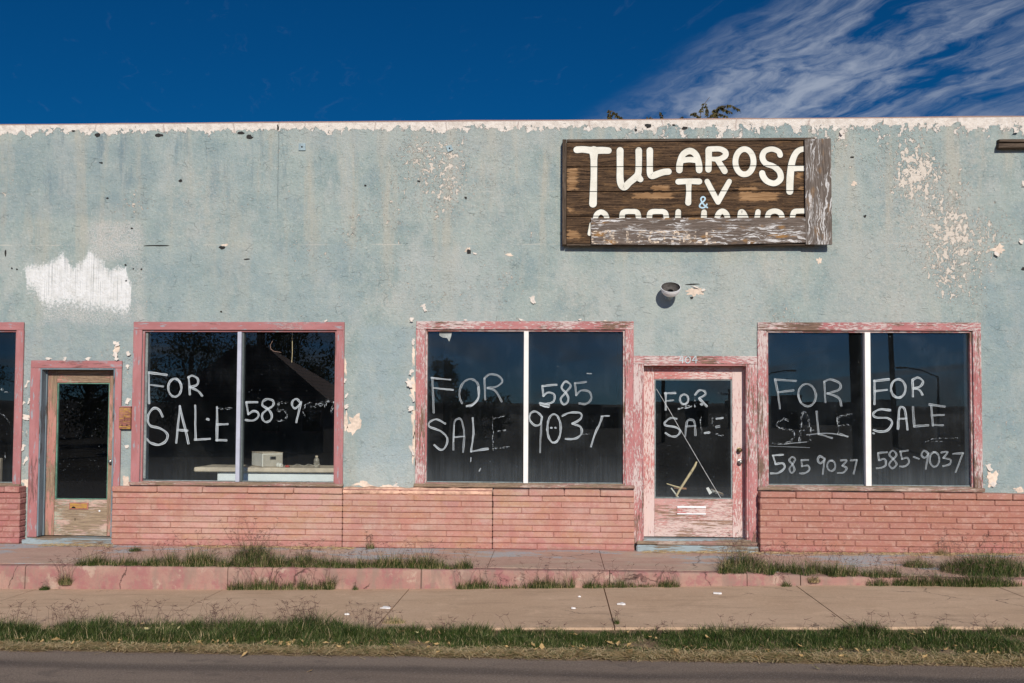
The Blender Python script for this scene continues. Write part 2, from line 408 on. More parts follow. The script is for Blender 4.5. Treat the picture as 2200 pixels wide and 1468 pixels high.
    ck = b.mul(b.mx(b.mul(b.ss(ed, .022, .004), cm), b.mul(b.ss(ed2, .045, .01), b.mul(cm2, .6))), bare)
    col = b.mix(b.mul(ck, .10), col, (.10, .12, .125))
    xc = W(597, 400)[0]
    vc = b.mul(b.ss(b.math('ABSOLUTE', b.sub(b.add(x, b.mul(b.sub(b.noise(o, 6, 4), .5), .015)), xc)), .006, .002), b.ss(z, 4.1, 4.5))
    for pxc, lo_ in ((735, 0.), (1058, 0.)): pass
    col = b.mix(b.mul(vc, .28), col, (.12, .11, .10))
    cut = b.mul(chip, -1.)
    h = b.add(b.add(b.mul(fine, .9), b.mul(grit, .45)), b.add(b.mul(b.noise(o, 20, 5, .65), 1.1), b.mul(b.mx(ck, vc), -.32)))
    h = b.add(h, b.mul(b.mx(chip, bandm), -.8)); h = b.add(h, b.mul(b.ss(ed, 0., .05), b.mul(cm, .18)))
    b.out(b.pr(col, .93, b.bump(h, .013, 1.), .15)); return M
M_WALL = wall_material()

def peel(name, paint, paint2, primer, wood, wear, bare, blue=0.):
    """peeling painted timber; UV u runs along the grain"""
    M, b = mat(name); u = b.uv()
    g = b.noise(b.mp(u, (4, 90, 1)), 1., 6, .65); g2 = b.noise(b.mp(u, (15, 64, 1), (5, 2, 0)), 1., 8, .72)
    pt = b.noise(b.mp(u, (2.2, 7, 1), (1, 8, 0)), 1., 6, .6); lg = b.noise(b.mp(u, (1.1, 2, 1)), 1., 3)
    col = b.mix(b.ss(pt, .35, .65), paint, paint2)
    if blue: col = b.mix(b.mul(b.ss(b.noise(b.mp(u, (5, 22, 1), (3, 3, 0)), 1., 6, .65), .56, .64), blue), col, (.30, .34, .36))
    k = b.add(b.mul(g2, .6), b.mul(lg, .4))
    t1 = .66-.30*wear; pm = b.ss(k, t1, t1+.025)
    col = b.mix(b.mul(pm, .85), col, b.mix(g, primer, tuple(c*.8 for c in primer)))
    k2 = b.add(b.mul(b.noise(b.mp(u, (5, 60, 1), (9, 4, 0)), 1., 7, .7), .5), b.mul(b.noise(b.mp(u, (1.3, 3, 1), (4, 7, 0)), 1., 3), .5))
    t2 = .67-.30*bare; wm = b.ss(k2, t2, t2+.03)
    wc = b.mix(b.ss(g, .35, .65), wood, tuple(c*.5 for c in wood))
    col = b.mix(wm, col, wc)
    ck = b.mul(b.ss(b.noise(b.mp(u, (3, 150, 1), (2, 2, 2)), 1., 3), .66, .70), b.ss(b.noise(b.mp(u, (3, 5, 1)), 1., 2), .45, .6))
    col = b.mix(b.mul(ck, .8), col, (.06, .04, .035))
    h = b.add(b.mul(g, .5), b.add(b.mul(pm, -.5), b.add(b.mul(wm, -.6), b.mul(ck, -1.))))
    b.out(b.pr(col, .75, b.bump(h, .004, .8), .25)); return M
PINK, PINK2, PRIM, WOODC = (.46, .165, .16), (.39, .125, .125), (.70, .59, .54), (.25, .16, .105)
M_TRIM_A = peel('faded_rose_trim', (.44, .19, .185), (.37, .15, .145), (.50, .35, .33), (.28, .14, .125), .26, .24, .8)
M_TRIM_B = peel('peeling_rose_trim', (.52, .23, .215), (.42, .16, .155), (.70, .59, .54), (.27, .165, .11), .52, .42)
M_TRIM_C = peel('flaked_rose_trim', (.50, .21, .20), (.40, .15, .145), (.68, .58, .53), (.27, .17, .12), .54, .50)
M_DOOR_A = peel('sunbleached_door_paint', (.50, .245, .19), (.44, .19, .155), (.43, .42, .30), (.38, .26, .17), .42, .68)
M_DOOR_AP = peel('bleached_door_panel', (.58, .36, .30), (.50, .40, .30), (.42, .46, .34), (.40, .29, .19), .42, .58)
M_DOOR_B = peel('peeling_pink_door_paint', (.56, .23, .205), (.48, .18, .165), (.76, .62, .56), (.34, .18, .12), .62, .20)
M_DOOR_BP = peel('flaked_door_panel', (.60, .34, .30), (.52, .26, .23), (.72, .56, .49), (.42, .26, .18), .56, .46)
M_SILLW = peel('grey_brown_sill', (.40, .20, .17), (.34, .22, .17), (.56, .46, .37), (.36, .255, .17), .5, .66)
M_JAMB = peel('blue_grey_jamb', (.15, .19, .215), (.21, .26, .28), (.40, .44, .42), (.10, .09, .08), .25, .35)
M_TREAD = peel('blue_grey_tread', (.33, .40, .41), (.28, .33, .34), (.42, .40, .34), (.33, .24, .16), .35, .55)

def brick_material():
    M, b = mat('painted_roman_brick'); o = b.obj(); x, y, z = b.xyz(o)
    n = b.noise(o, .9, 4, .6); n2 = b.noise(b.mp(o, (1, 1, 1.6), (5, 1, 2)), 2.6, 6, .6); f = b.noise(o, 30, 5, .78)
    col = b.mix(b.ss(n, .36, .64), (.465, .228, .172), (.52, .30, .235))
    col = b.mix(b.mul(b.ss(n2, .48, .66), .75), col, (.47, .245, .155))
    col = b.mix(b.mul(b.ss(b.noise(b.mp(o, (.7, 1, 2.2), (4, 4, 1)), 2.1, 7, .7), .50, .64), .55), col, (.565, .375, .30))
    col = b.mix(b.mul(b.ss(b.noise(b.mp(o, (2.2, 1, .35), (1, 4, 7)), 2.3, 6, .65), .55, .68), .40), col, (.33, .17, .12))
    per = b.n('ShaderNodeUVMap').outputs[0]
    hb = b.xyz(b.mp(per, (.05, .05, .05)))
    vr = b.vor(b.mp(per, (.02, .02, 1)), 200, 'F1', 1)
    col = b.mix(.05, col, vr, 'OVERLAY')
    dl = b.ss(x, -4.6, -6.4); col = b.mix(b.mul(dl, .7), col, (.35, .125, .12))
    dr = b.ss(x, 1.6, 2.6); col = b.mix(b.mul(dr, .7), col, (.37, .155, .11))
    zb = b.add(z, b.mul(b.sub(n2, .5), .5))
    col = b.mix(b.mul(b.ss(zb, .42, .30), .6), col, (.42, .15, .145))
    col = b.mix(b.mul(b.ss(f, .52, .68), .5), col, (.58, .39, .30))
    col = b.mix(b.mul(b.ss(b.noise(b.mp(o, (1, 1, 1.4), (2, 9, 4)), 6, 6, .7), .5, .66), .5), col, (.54, .345, .275))
    col = b.mix(b.mul(b.ss(b.noise(b.mp(o, (1.6, 1, .5), (8, 9, 4)), 3.2, 6, .65), .52, .68), .4), col, (.40, .165, .135))
    col = b.mix(b.mul(b.ss(b.noise(b.mp(o, loc=(3, 3, 3)), 24, 5, .78), .53, .68), .45), col, (.34, .14, .11))
    col = b.mix(b.mul(b.ss(b.noise(o, 15, 6, .7), .66, .70), .6), col, (.62, .42, .33))
    dirt = b.mul(b.ss(zb, .36, .27), b.ss(b.noise(o, 7, 5, .65), .45, .6))
    col = b.mix(b.mul(dirt, .5), col, (.33, .20, .14))
    h = b.add(b.mul(f, .5), b.add(b.noise(o, 18, 5, .65), b.mul(b.noise(o, 150, 2), .2)))
    b.out(b.pr(col, .88, b.bump(h, .010, .8), .2)); return M
M_BRICK = brick_material()
def mortar_material():
    M, b = mat('painted_mortar'); o = b.obj(); n = b.noise(o, 25, 5, .6)
    b.out(b.pr(b.mix(n, (.28, .12, .095), (.38, .17, .135)), .9, b.bump(n, .006))); return M
M_MORTAR = mortar_material()
M_LEDGE = plain('crumbled_ledge_plaster', (.60, .36, .25), .9, 0, .4, 14, .2, .02)

def concrete(name, c1, c2, blue, pink, dark=.5):
    M, b = mat(name); o = b.obj(); x, y, z = b.xyz(o)
    n = b.noise(o, .8, 5, .6); m_ = b.noise(o, 5, 6, .65); f = b.noise(o, 42, 5, .8); g = b.noise(b.mp(o, (.5, 2, 1)), 3, 5, .6)
    col = b.mix(b.ss(n, .35, .65), c1, c2)
    col = b.mix(b.mul(b.ss(g, .5, .68), .45), col, tuple(c*.72 for c in c1))
    col = b.mix(b.mul(b.ss(m_, .52, .7), .35), col, tuple(min(c*1.3, .8) for c in c2))
    if pink: col = b.mix(b.mul(b.ss(b.noise(b.mp(o, (.6, 1, 1), (4, 0, 0)), 2.2, 6, .6), .40, .56), pink), col, (.46, .20, .175))
    if blue:
        k = b.add(b.noise(b.mp(o, (.55, 1.5, 1), (1, 6, 0)), 2.1, 9, .72), b.ss(y, -1.35, 0., -.05, .07))
        k = b.mul(b.ss(k, .545, .585), b.ss(b.noise(o, 38, 4, .7), .36, .52))
        col = b.mix(b.mul(k, blue), col, (.36, .44, .47))
    col = b.mix(b.mul(b.ss(f, .52, .68), .45), col, tuple(c*.6 for c in c1))
    col = b.mix(b.mul(b.ss(b.noise(b.mp(o, loc=(3, 3, 3)), 46, 4, .8), .54, .68), .4), col, tuple(min(c*1.5, .85) for c in c2))
    st = b.noise(b.mp(o, loc=(8, 1, 0)), 3.2, 7, .68)
    col = b.mix(b.mul(b.ss(st, .60, .70), .35), col, tuple(c*.5 for c in c1))
    wv = b.vadd(o, b.vscale(b.noise(o, 2., 5, .6, 0, True), .5))
    ck = b.mul(b.ss(b.vor(wv, .9, 'DISTANCE_TO_EDGE'), .008, .002), b.ss(b.noise(o, .7, 2), .52, .6))
    col = b.mix(b.mul(ck, .7), col, (.07, .055, .045))
    h = b.add(b.mul(f, .4), b.add(b.mul(m_, .5), b.mul(ck, -1.)))
    b.out(b.pr(col, .9, b.bump(h, .006, .7), .2)); return M
M_WALK_UP = concrete('weathered_step_concrete', (.45, .32, .235), (.51, .38, .285), .8, .30)
M_WALK_LO = concrete('tan_sidewalk_concrete', (.53, .36, .235), (.59, .41, .275), 0, .0)
def kerb_material():
    M, b = mat('pink_painted_kerb'); o = b.obj(); x, y, z = b.xyz(o)
    n = b.noise(b.mp(o, (1, 1, 1.5)), 2.2, 6, .62); n2 = b.noise(b.mp(o, (1, 1, 1), (6, 3, 1)), 6, 7, .68); f = b.noise(o, 36, 5, .78); gr = b.noise(b.mp(o, (1.5, 1, .4), (2, 2, 2)), 4.5, 6, .7)
    col = b.mix(b.ss(n, .35, .65), (.37, .195, .16), (.42, .26, .20))
    col = b.mix(b.mul(b.ss(n2, .46, .60), .75), col, (.34, .14, .135))
    col = b.mix(b.mul(b.ss(b.noise(o, 3.4, 7, .7), .56, .64), .75), col, (.50, .37, .28))
    col = b.mix(b.mul(b.ss(f, .52, .66), .5), col, (.30, .185, .15)); col = b.mix(b.mul(b.ss(gr, .46, .62), .75), col, (.29, .20, .155))
    wv = b.vadd(o, b.vscale(b.noise(o, 3., 5, .6, 0, True), .4))
    ck = b.mul(b.ss(b.vor(b.mp(wv, (1, .1, .3)), 2.0, 'DISTANCE_TO_EDGE'), .008, .002), b.ss(b.noise(o, 1.4, 2), .5, .58))
    col = b.mix(b.mul(ck, .8), col, (.10, .06, .05))
    b.out(b.pr(col, .9, b.bump(b.add(b.add(n2, b.mul(f, .4)), b.mul(ck, -1.)), .008), .2)); return M
M_KERB = kerb_material()
def asphalt_material():
    M, b = mat('worn_asphalt'); o = b.obj(); x, y, z = b.xyz(o)
    n = b.noise(b.mp(o, (.25, 1.2, 1)), 1.6, 5, .6); f = b.noise(o, 55, 5, .85); sp = b.vor(o, 75, 'F1', 0)
    col = b.mix(b.ss(n, .35, .65), (.205, .152, .115), (.268, .204, .155))
    shade_band = b.ss(b.math('ABSOLUTE', b.sub(b.add(y, b.mul(b.sub(b.noise(b.mp(o, (.3, .3, 1)), 1.4, 4), .5), .35)), -4.57)), .16, .02)  # soft shadow band along the road, painted dark into the asphalt colour
    col = b.mix(b.mul(shade_band, b.ss(b.noise(b.mp(o, (.15, 1, 1), (2, 2, 0)), 1.3, 4), .25, .7, .35, .85)), col, (.06, .047, .042))
    edge = b.ss(b.add(y, b.mul(b.sub(b.noise(o, 5, 5), .5), .3)), -4.18, -4.0); col = b.mix(b.mul(edge, .6), col, (.24, .17, .12))
    col = b.mix(b.mul(b.ss(f, .52, .66), .6), col, (.40, .335, .29)); col = b.mix(b.mul(b.ss(f, .48, .34), .65), col, (.075, .058, .05))
    col = b.mix(b.mul(b.ss(b.noise(b.mp(o, loc=(5, 5, 5)), 3.5, 6, .7), .55, .66), .4), col, (.10, .08, .07))
    b.out(b.pr(col, .88, b.bump(b.add(f, b.mul(sp, .6)), .008, .9), .25)); return M
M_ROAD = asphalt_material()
def soil_material():
    M, b = mat('dry_verge_soil'); o = b.obj(); n = b.noise(o, 9, 7, .7); s = b.noise(b.mp(o, (1, 3, 1), (0, 0, 0), (0, 0, .5)), 38, 4, .7)
    col = b.mix(b.ss(n, .35, .65), (.20, .135, .085), (.30, .215, .13)); col = b.mix(b.mul(b.ss(s, .52, .64), .6), col, (.46, .35, .19))
    b.out(b.pr(col, .95, b.bump(b.add(n, s), .02), .1)); return M
M_SOIL = soil_material()
def desert_material():
    M, b = mat('desert_ground'); o = b.obj(); n = b.noise(o, .3, 7, .7)
    b.out(b.pr(b.mix(b.ss(n, .4, .6), (.10, .078, .058), (.15, .115, .085)), .95, b.bump(n, .03), .1)); return M
M_DESERT = desert_material()
def blade_mat(name, c1, c2, sc=9):
    M, b = mat(name); o = b.obj(); n = b.noise(o, sc, 3, .7); f = b.noise(o, 120, 1)
    nd = b.n('ShaderNodeBsdfPrincipled'); b.put(nd, 'Base Color', b.mix(b.ss(b.add(b.mul(n, .6), b.mul(f, .4)), .38, .62), c1, c2)); b.put(nd, 'Roughness', .65); b.put(nd, 'Specular IOR Level', .25)
    tr = b.n('ShaderNodeBsdfTranslucent'); b.put(tr, 0, tuple(c*1.1 for c in c2))
    ms = b.n('ShaderNodeMixShader'); b.put(ms, 0, .22); b.t.links.new(nd.outputs[0], ms.inputs[1]); b.t.links.new(tr.outputs[0], ms.inputs[2])
    b.out(ms.outputs[0]); return M
M_G1 = blade_mat('grass_green', (.04, .072, .013), (.105, .15, .03))
M_G2 = blade_mat('grass_dark_green', (.022, .048, .012), (.05, .095, .024))
M_G3 = blade_mat('grass_grey_green', (.13, .15, .055), (.26, .26, .11))
M_STRAW = blade_mat('dry_straw', (.44, .32, .16), (.66, .52, .30))
M_SEED = blade_mat('purple_seed_stalk', (.085, .045, .04), (.17, .10, .075))
GM = [M_G1, M_G2, M_G3, M_STRAW, M_SEED]
M_LEAF_DRY = blade_mat('dry_leaf', (.46, .27, .10), (.64, .46, .22), 3)
M_LEAF_TREE = blade_mat('olive_elm_leaf', (.045, .05, .018), (.14, .105, .035), 20)
M_LEAF_DARK = blade_mat('dark_tree_leaf', (.03, .05, .018), (.06, .09, .03), 4)
def bark_material():
    M, b = mat('grey_brown_bark'); o = b.obj(); n = b.noise(b.mp(o, (6, 6, 1)), 5, 6, .7)
    b.out(b.pr(b.mix(n, (.07, .05, .04), (.2, .15, .11)), .9, b.bump(n, .02), .1)); return M
M_BARK = bark_material()

def glass_material(name, seed, dust):
    M, b = mat(name); o = b.obj(); x, y, z = b.xyz(o); uv = b.uv(); ux, uz, _ = b.xyz(uv)
    tr = b.n('ShaderNodeBsdfTransparent'); b.put(tr, 0, (.95, .97, .965))
    lw = b.n('ShaderNodeLayerWeight'); b.put(lw, 0, .5)
    fr = b.add(.032, b.mul(b.math('POWER', lw.outputs[1], 5.), .8))
    gl = b.n('ShaderNodeBsdfGlossy'); b.put(gl, 0, (.9, .95, 1)); b.put(gl, 1, .0)
    pass
    s1 = b.n('ShaderNodeMixShader'); b.put(s1, 0, fr); b.t.links.new(tr.outputs[0], s1.inputs[1]); b.t.links.new(gl.outputs[0], s1.inputs[2])
    # settled dust: along the bottom edge, rain streaks, splashes (uv: 0..1 over the pane)
    n = b.noise(b.mp(o, loc=(seed, 3, 1)), 2.6, 6, .65); st = b.noise(b.mp(o, (24, 1, .7), (seed, 0, 0)), 2., 4, .6)
    sp = b.ss(b.noise(b.mp(o, loc=(seed, 9, 1)), 52, 3, .6), .705, .735); sp2 = b.ss(b.noise(b.mp(o, (1, 1, .4), (seed, 4, 7)), 19, 4, .7), .74, .80)
    bottom = b.math('POWER', b.ss(uz, .34, -.02), 2.); edge = b.ss(b.math('ABSOLUTE', b.sub(ux, .5)), .44, .52, 0., .5)
    a = b.mul(b.add(b.add(.004, b.mul(b.ss(n, .42, .7), .010)), b.add(b.mul(bottom, .042), b.mul(edge, .03))), b.ss(st, .3, .7, .75, 1.2))
    a = b.mul(a, dust)
    a = b.add(a, b.add(b.mul(sp, .30), b.mul(sp2, .08)))
    df = b.n('ShaderNodeBsdfDiffuse'); b.put(df, 0, (.50, .56, .60))
    s2 = b.n('ShaderNodeMixShader'); b.put(s2, 0, a); b.t.links.new(s1.outputs[0], s2.inputs[1]); b.t.links.new(df.outputs[0], s2.inputs[2])
    b.out(s2.outputs[0]); return M
def stroke_material(name, strength, gap):
    M, b = mat(name); uv = b.uv(); u, v, _ = b.xyz(uv)
    e = b.math('ABSOLUTE', b.sub(b.mul(v, 2.), 1.))
    prof = b.mul(b.ss(e, .25, .75, .48, 1.), b.ss(e, 1.0, .78))
    stre = b.noise(b.com(b.mul(u, 4.5), b.mul(v, 6.), 0.), 1., 5, .65); pat = b.noise(b.com(b.mul(u, 26.), b.mul(v, 2.), 3.), 1., 5, .65)
    a = b.mul(b.mul(prof, b.ss(stre, .34, .60, .28, 1.)), strength)
    if gap: a = b.mul(a, b.ss(pat, .5+.2*(gap-.5), .55+.2*(gap-.5)))
    else: a = b.mul(a, b.ss(pat, .28, .36, .35, 1.))
    tr = b.n('ShaderNodeBsdfTransparent'); df = b.n('ShaderNodeBsdfDiffuse'); b.put(df, 0, (.70, .76, .78))
    ms = b.n('ShaderNodeMixShader'); b.put(ms, 0, a); b.t.links.new(tr.outputs[0], ms.inputs[1]); b.t.links.new(df.outputs[0], ms.inputs[2])
    b.out(ms.outputs[0]); return M
M_INK = [stroke_material('white_window_paint', .9, 0), stroke_material('thin_window_paint', .55, 0), stroke_material('flaked_window_paint', .8, .62)]

def wood(name, dark, light, weather, knots=.5, white=0., ochre=0., worn=()):
    """old boards; UV u along the grain"""
    M, b = mat(name); u = b.uv()
    wr = b.noise(b.mp(u, (1.6, 6, 1)), 1., 3, .5, 0, True)
    uw = b.vadd(u, b.vscale(b.vadd(wr, (-.5, -.5, -.5)), .10))
    ring = b.noise(b.mp(uw, (2.2, 75, 1)), 1., 6, .65); fib = b.noise(b.mp(u, (8, 240, 1)), 1., 4, .6); blot = b.noise(b.mp(u, (3.5, 13, 1), (4, 1, 0)), 1., 6, .65)
    col = b.mix(b.ss(ring, .35, .65), dark, light); col = b.mix(b.mul(b.ss(blot, .50, .68), knots), col, weather)
    col = b.mix(b.mul(b.ss(fib, .52, .66), .65), col, tuple(c*.3 for c in dark)); col = b.mix(b.mul(b.ss(b.noise(b.mp(u, (26, 130, 1), (7, 7, 0)), 1., 4, .7), .56, .68), .45), col, weather)
    if worn:
        o = b.obj(); x, y, z = b.xyz(o); acc = None
        ex = b.mul(b.sub(b.noise(b.mp(o, (2, 1, 14)), 3, 6, .7), .5), .30); ez = b.mul(b.sub(b.noise(b.mp(o, (6, 1, 8)), 2, 6, .7), .5), .09)
        for (xa, xb, za, zb) in worn:
            k = b.mul(b.mul(b.ss(b.add(x, ex), xa, xa+.01), b.ss(b.add(x, ex), xb, xb-.05)), b.mul(b.ss(b.add(z, ez), za, za+.01), b.ss(b.add(z, ez), zb, zb-.01))); acc = k if acc is None else b.mx(acc, k)
        col = b.mix(b.mul(acc, .92), col, b.mix(b.ss(ring, .35, .65), (.20, .105, .045), (.42, .25, .125)))
    if ochre: col = b.mix(b.mul(b.ss(b.noise(b.mp(u, (3., 9, 1), (8, 3, 0)), 1., 4), .56, .68), ochre), col, (.36, .185, .055))
    if white:
        wq = b.vadd(u, b.vscale(b.vadd(b.noise(b.mp(u, (2.2, 5., 1), (2, 2, 0)), 1., 3, .5, 0, True), (-.5, -.5, -.5)), .26))
        bands = b.noise(b.mp(wq, (3.2, 48, 1)), 1., 5, .6); msk = b.noise(b.mp(u, (2.2, 5, 1), (1, 5, 0)), 1., 4, .6)
        pm = b.mul(b.ss(bands, .525, .555), b.ss(msk, .42, .54)); pm = b.mul(pm, b.ss(b.noise(b.mp(u, (30, 90, 1)), 1., 4, .7), .36, .5))
        col = b.mix(b.mul(pm, white), col, (.72, .70, .67))
    h = b.add(b.mul(ring, .8), b.mul(fib, .6))
    b.out(b.pr(col, .85, b.bump(h, .006, .9), .15)); return M
M_BOARD = wood('dark_sign_boards', (.020, .012, .008), (.13, .078, .044), (.36, .20, .085), .30, 0., 0., [rect(1218, 361, 1243, 409, -.095), rect(1402, 398, 1442, 410, -.095), rect(1360, 414, 1448, 428, -.095), rect(1586, 401, 1632, 411, -.095), rect(1588, 412.5, 1678, 433, -.095), rect(1218, 446, 1234, 456, -.095), rect(1218, 495, 1247, 513, -.095), rect(1712, 370, 1729, 384, -.095), rect(1714, 400, 1729, 410, -.095)])
M_FRAME = wood('dark_sign_frame', (.05, .036, .026), (.14, .10, .07), (.20, .15, .11), .5)
M_GREY = wood('silvered_plank', (.10, .078, .062), (.21, .172, .145), (.14, .115, .10), .5, .8, .35)
M_GREYW = wood('silvered_plank_with_white_grain', (.10, .075, .058), (.21, .165, .135), (.14, .11, .09), .5, .92, .8)
M_BARE = wood('golden_bare_wood', (.22, .12, .05), (.42, .24, .10), (.30, .17, .07), .4)
M_CREAM, b = mat('cream_sign_paint'); o = b.obj(); x, y, z = b.xyz(o)
cutm = None
for p_ in (358.2, 411.5, 464.5):
    k_ = b.ss(b.math('ABSOLUTE', b.sub(b.add(z, b.mul(b.sub(b.noise(o, 8, 3), .5), .006)), W(1400, p_, -.095)[1])), .0055, .004); cutm = k_ if cutm is None else b.mx(cutm, k_)
fib_ = b.noise(b.mp(o, (5, 1, 90)), 1., 6, .7); blo_ = b.noise(o, 7, 5, .65)
wear_ = b.mul(b.ss(fib_, .60, .66), b.ss(blo_, .52, .62))
cutm = b.mx(cutm, b.mul(wear_, .8))
tr_ = b.n('ShaderNodeBsdfTransparent'); pc_ = b.pr(b.mix(b.ss(blo_, .35, .65), (.80, .765, .66), (.70, .66, .55)), .65, b.bump(fib_, .002), .25); ms_ = b.n('ShaderNodeMixShader')
b.put(ms_, 0, cutm); b.t.links.new(pc_, ms_.inputs[1]); b.t.links.new(tr_.outputs[0], ms_.inputs[2]); b.out(ms_.outputs[0])
M_OUTL = plain('black_letter_edge', (.012, .018, .016), .7)
M_AMP = plain('pale_blue_letter_paint', (.42, .58, .66), .6, 0, .15)
M_WHITE = plain('white_enamel', (.90, .90, .88), .45, 0, .06, 12)
M_SHADEIN = plain('dirty_lamp_inside', (.105, .092, .082), .8, 0, .3)
M_BLACK = plain('black_hole', (.008, .008, .008), .8)
M_TAR_HOLE = plain('tar_hole_black', (.022, .020, .018), .8, 0, .4)
M_BARECREAM = plain('bare_cream_plaster', (.72, .58, .46), .9, 0, .2, 25, .15, .004)
M_FLAKE = plain('curled_paint_flake', (.66, .58, .50), .8, 0, .12, 40)
M_METAL = plain('painted_metal_plate', (.30, .38, .40), .6, .2, .2)
M_BRASS = plain('tarnished_brass', (.16, .12, .06), .4, .8, .3)
M_STEEL = plain('worn_steel_knob', (.35, .33, .30), .35, .9, .2)
M_ALU = plain('lavender_grey_mullion', (.50, .51, .58), .5, .1, .12, 8)
M_ALUD = plain('dark_mullion_side', (.10, .12, .115), .6, .1, .2)
M_MULW = plain('cream_white_mullion', (.84, .80, .74), .6, 0, .06, 10)
M_GREENE = plain('green_glazing_edge', (.12, .24, .17), .6, 0, .3)
M_PUTTY = plain('grey_glazing_bead', (.22, .25, .24), .8, 0, .3)
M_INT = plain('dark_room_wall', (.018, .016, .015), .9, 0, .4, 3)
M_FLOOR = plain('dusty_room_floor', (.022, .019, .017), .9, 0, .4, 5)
M_ROOF = plain('gravel_roof', (.25, .22, .2), .9)
M_COUNTER = plain('white_counter_paint', (.76, .77, .75), .6, 0, .06, 9)
M_CTOP = plain('dusty_counter_top', (.55, .45, .34), .7, 0, .2, 14)
M_CASE = plain('cream_metal_case', (.66, .62, .54), .6, 0, .1, 14)
M_CASEF = plain('tan_case_front', (.40, .355, .29), .6, 0, .12)
M_STICK = plain('pale_stick', (.62, .48, .28), .8, 0, .2)
M_RED = plain('red_scrap', (.45, .08, .06), .8)
M_PAPER = plain('white_litter', (.80, .76, .72), .8, 0, .1)
M_YELLOW = peel('yellow_under_pink_metal', (.50, .30, .07), (.42, .22, .06), (.44, .19, .15), (.36, .14, .11), .42, .34)
M_NUM = plain('silver_house_number', (.42, .47, .48), .5, .3, .15)
M_CONC = plain('plain_concrete', (.38, .34, .30), .9)

# ------------------------------------------------------------------ ground
def lerp_tab(tab, x):
    if x <= tab[0][0]: return tab[0][1]
    for (a, c), (d_, e) in zip(tab, tab[1:]):
        if x <= d_: return c + (e-c)*(x-a)/(d_-a)
    return tab[-1][1]
YK, YE = -1.55, -3.51
wall_t = [W(p, q, -.15) for p, q in ((-400, 1166), (0, 1168), (245, 1171), (735, 1177), (1360, 1184), (1640, 1187), (2200, 1189), (2500, 1190))]
kt_t = [W(p, q, YK) for p, q in ((-400, 1211), (0, 1215), (500, 1219), (1000, 1224), (1600, 1232), (1800, 1239), (2200, 1246), (2600, 1250))]
kb_t = [W(p, q, YK) for p, q in ((-400, 1266), (0, 1265), (500, 1267), (1000, 1264), (1600, 1259), (1800, 1258), (2200, 1258), (2600, 1258))]
fe_t = [W(p, q, YE) for p, q in ((-600, 1350), (0, 1349), (870, 1349), (1700, 1348), (2200, 1347), (2800, 1347))]
XL, XR = -14., 14.
def zup(x, y):
    a, k = lerp_tab(wall_t, x), lerp_tab(kt_t, x); return a + (k-a)*min(max(y/YK, -.2), 1)
def zlo(x, y):
    a, e = lerp_tab(kb_t, x), lerp_tab(fe_t, x); return a + (e-a)*(y-YK)/(YE-YK)
def slabs(xs, y0, y1, zf, gap=.008, th=.1, wob=.003):
    mb = MB()
    for xa, xb in zip(xs, xs[1:]):
        xa += gap/2; xb -= gap/2
        nx = max(2, int((xb-xa)/.25)); ny = max(2, int(abs(y1-y0)/.2)); tilt = random.uniform(-.003, .003)
        def z(x, y): return zf(x, y) + wob*mnoise.noise((x*1.3, y*1.3, 0)) + tilt
        X = [xa+(xb-xa)*i/nx for i in range(nx+1)]; Yv = [y0+(y1-y0)*j/ny for j in range(ny+1)]
        for i in range(nx):
            for j in range(ny):
                q = [(X[i], Yv[j+1]), (X[i+1], Yv[j+1]), (X[i+1], Yv[j]), (X[i], Yv[j])]
                mb.face([(a, c, z(a, c)) for a, c in q])
        for X_ in (xa, xb):
            for j in range(ny):
                mb.face([(X_, Yv[j], z(X_, Yv[j])), (X_, Yv[j+1], z(X_, Yv[j+1])), (X_, Yv[j+1], z(X_, Yv[j+1])-th), (X_, Yv[j], z(X_, Yv[j])-th)])
        for i in range(nx):
            mb.face([(X[i], y1, z(X[i], y1)), (X[i+1], y1, z(X[i+1], y1)), (X[i+1], y1, z(X[i+1], y1)-th), (X[i], y1, z(X[i], y1)-th)])
    return mb
jl = [W(p, 1265, YK)[0] for p in (80, 480, 880, 1297, 1710, 2135)]
st = jl[1]-jl[0]
jl = [XL, jl[0]-3*st, jl[0]-2*st, jl[0]-st] + jl + [jl[-1]+st, jl[-1]+2*st, XR]
ju = [W(p, 1222, YK)[0] for p in (-330, 130, 590, 1045, 1300, 1700, 2080)]
ju = [XL, ju[0]-2] + ju + [ju[-1]+2.2, XR]
tag(slabs(jl, YK-.004, YE, zlo, .010).build('sidewalk', M_WALK_LO, weld=True), kind='structure')
tag(slabs(ju, .2, YK+.135, zup, .007).build('upper_walk', M_WALK_UP, weld=True), kind='structure')
kb = MB()                                                            # kerb: rounded nose, in lengths
jk = sorted([W(p, 1222, YK)[0] for p in (-420, 55, 490, 905, 1310, 1605, 1720, 1990)] + [XL, -9., 6.5, 8.5, XR])
for xa, xb in zip(jk, jk[1:]):
    xa += .004; xb -= .004; n = max(2, int((xb-xa)/.15)); o_ = random.uniform(-.006, .006)
    pr = []
    for i in range(n+1):
        x = xa+(xb-xa)*i/n; zt = lerp_tab(kt_t, x) + .004*mnoise.noise((x*2, 3, 0)); zb = lerp_tab(kb_t, x)-.1; w = .006*mnoise.noise((x*4, 0, 5))+o_
        pr.append([(x, YK+.132, zt), (x, YK+.03+w, zt-.001), (x, YK+.012+w, zt-.006), (x, YK+.003+w, zt-.016), (x, YK+w, zt-.035), (x, YK-.006+w*.5, zb)])
    for a, c in zip(pr, pr[1:]):
        for k in range(5): kb.face([a[k+1], c[k+1], c[k], a[k]], None, 0, False)
    kb.face(pr[0][::-1]); kb.face(pr[-1])
tag(kb.build('kerb', M_KERB), kind='structure')
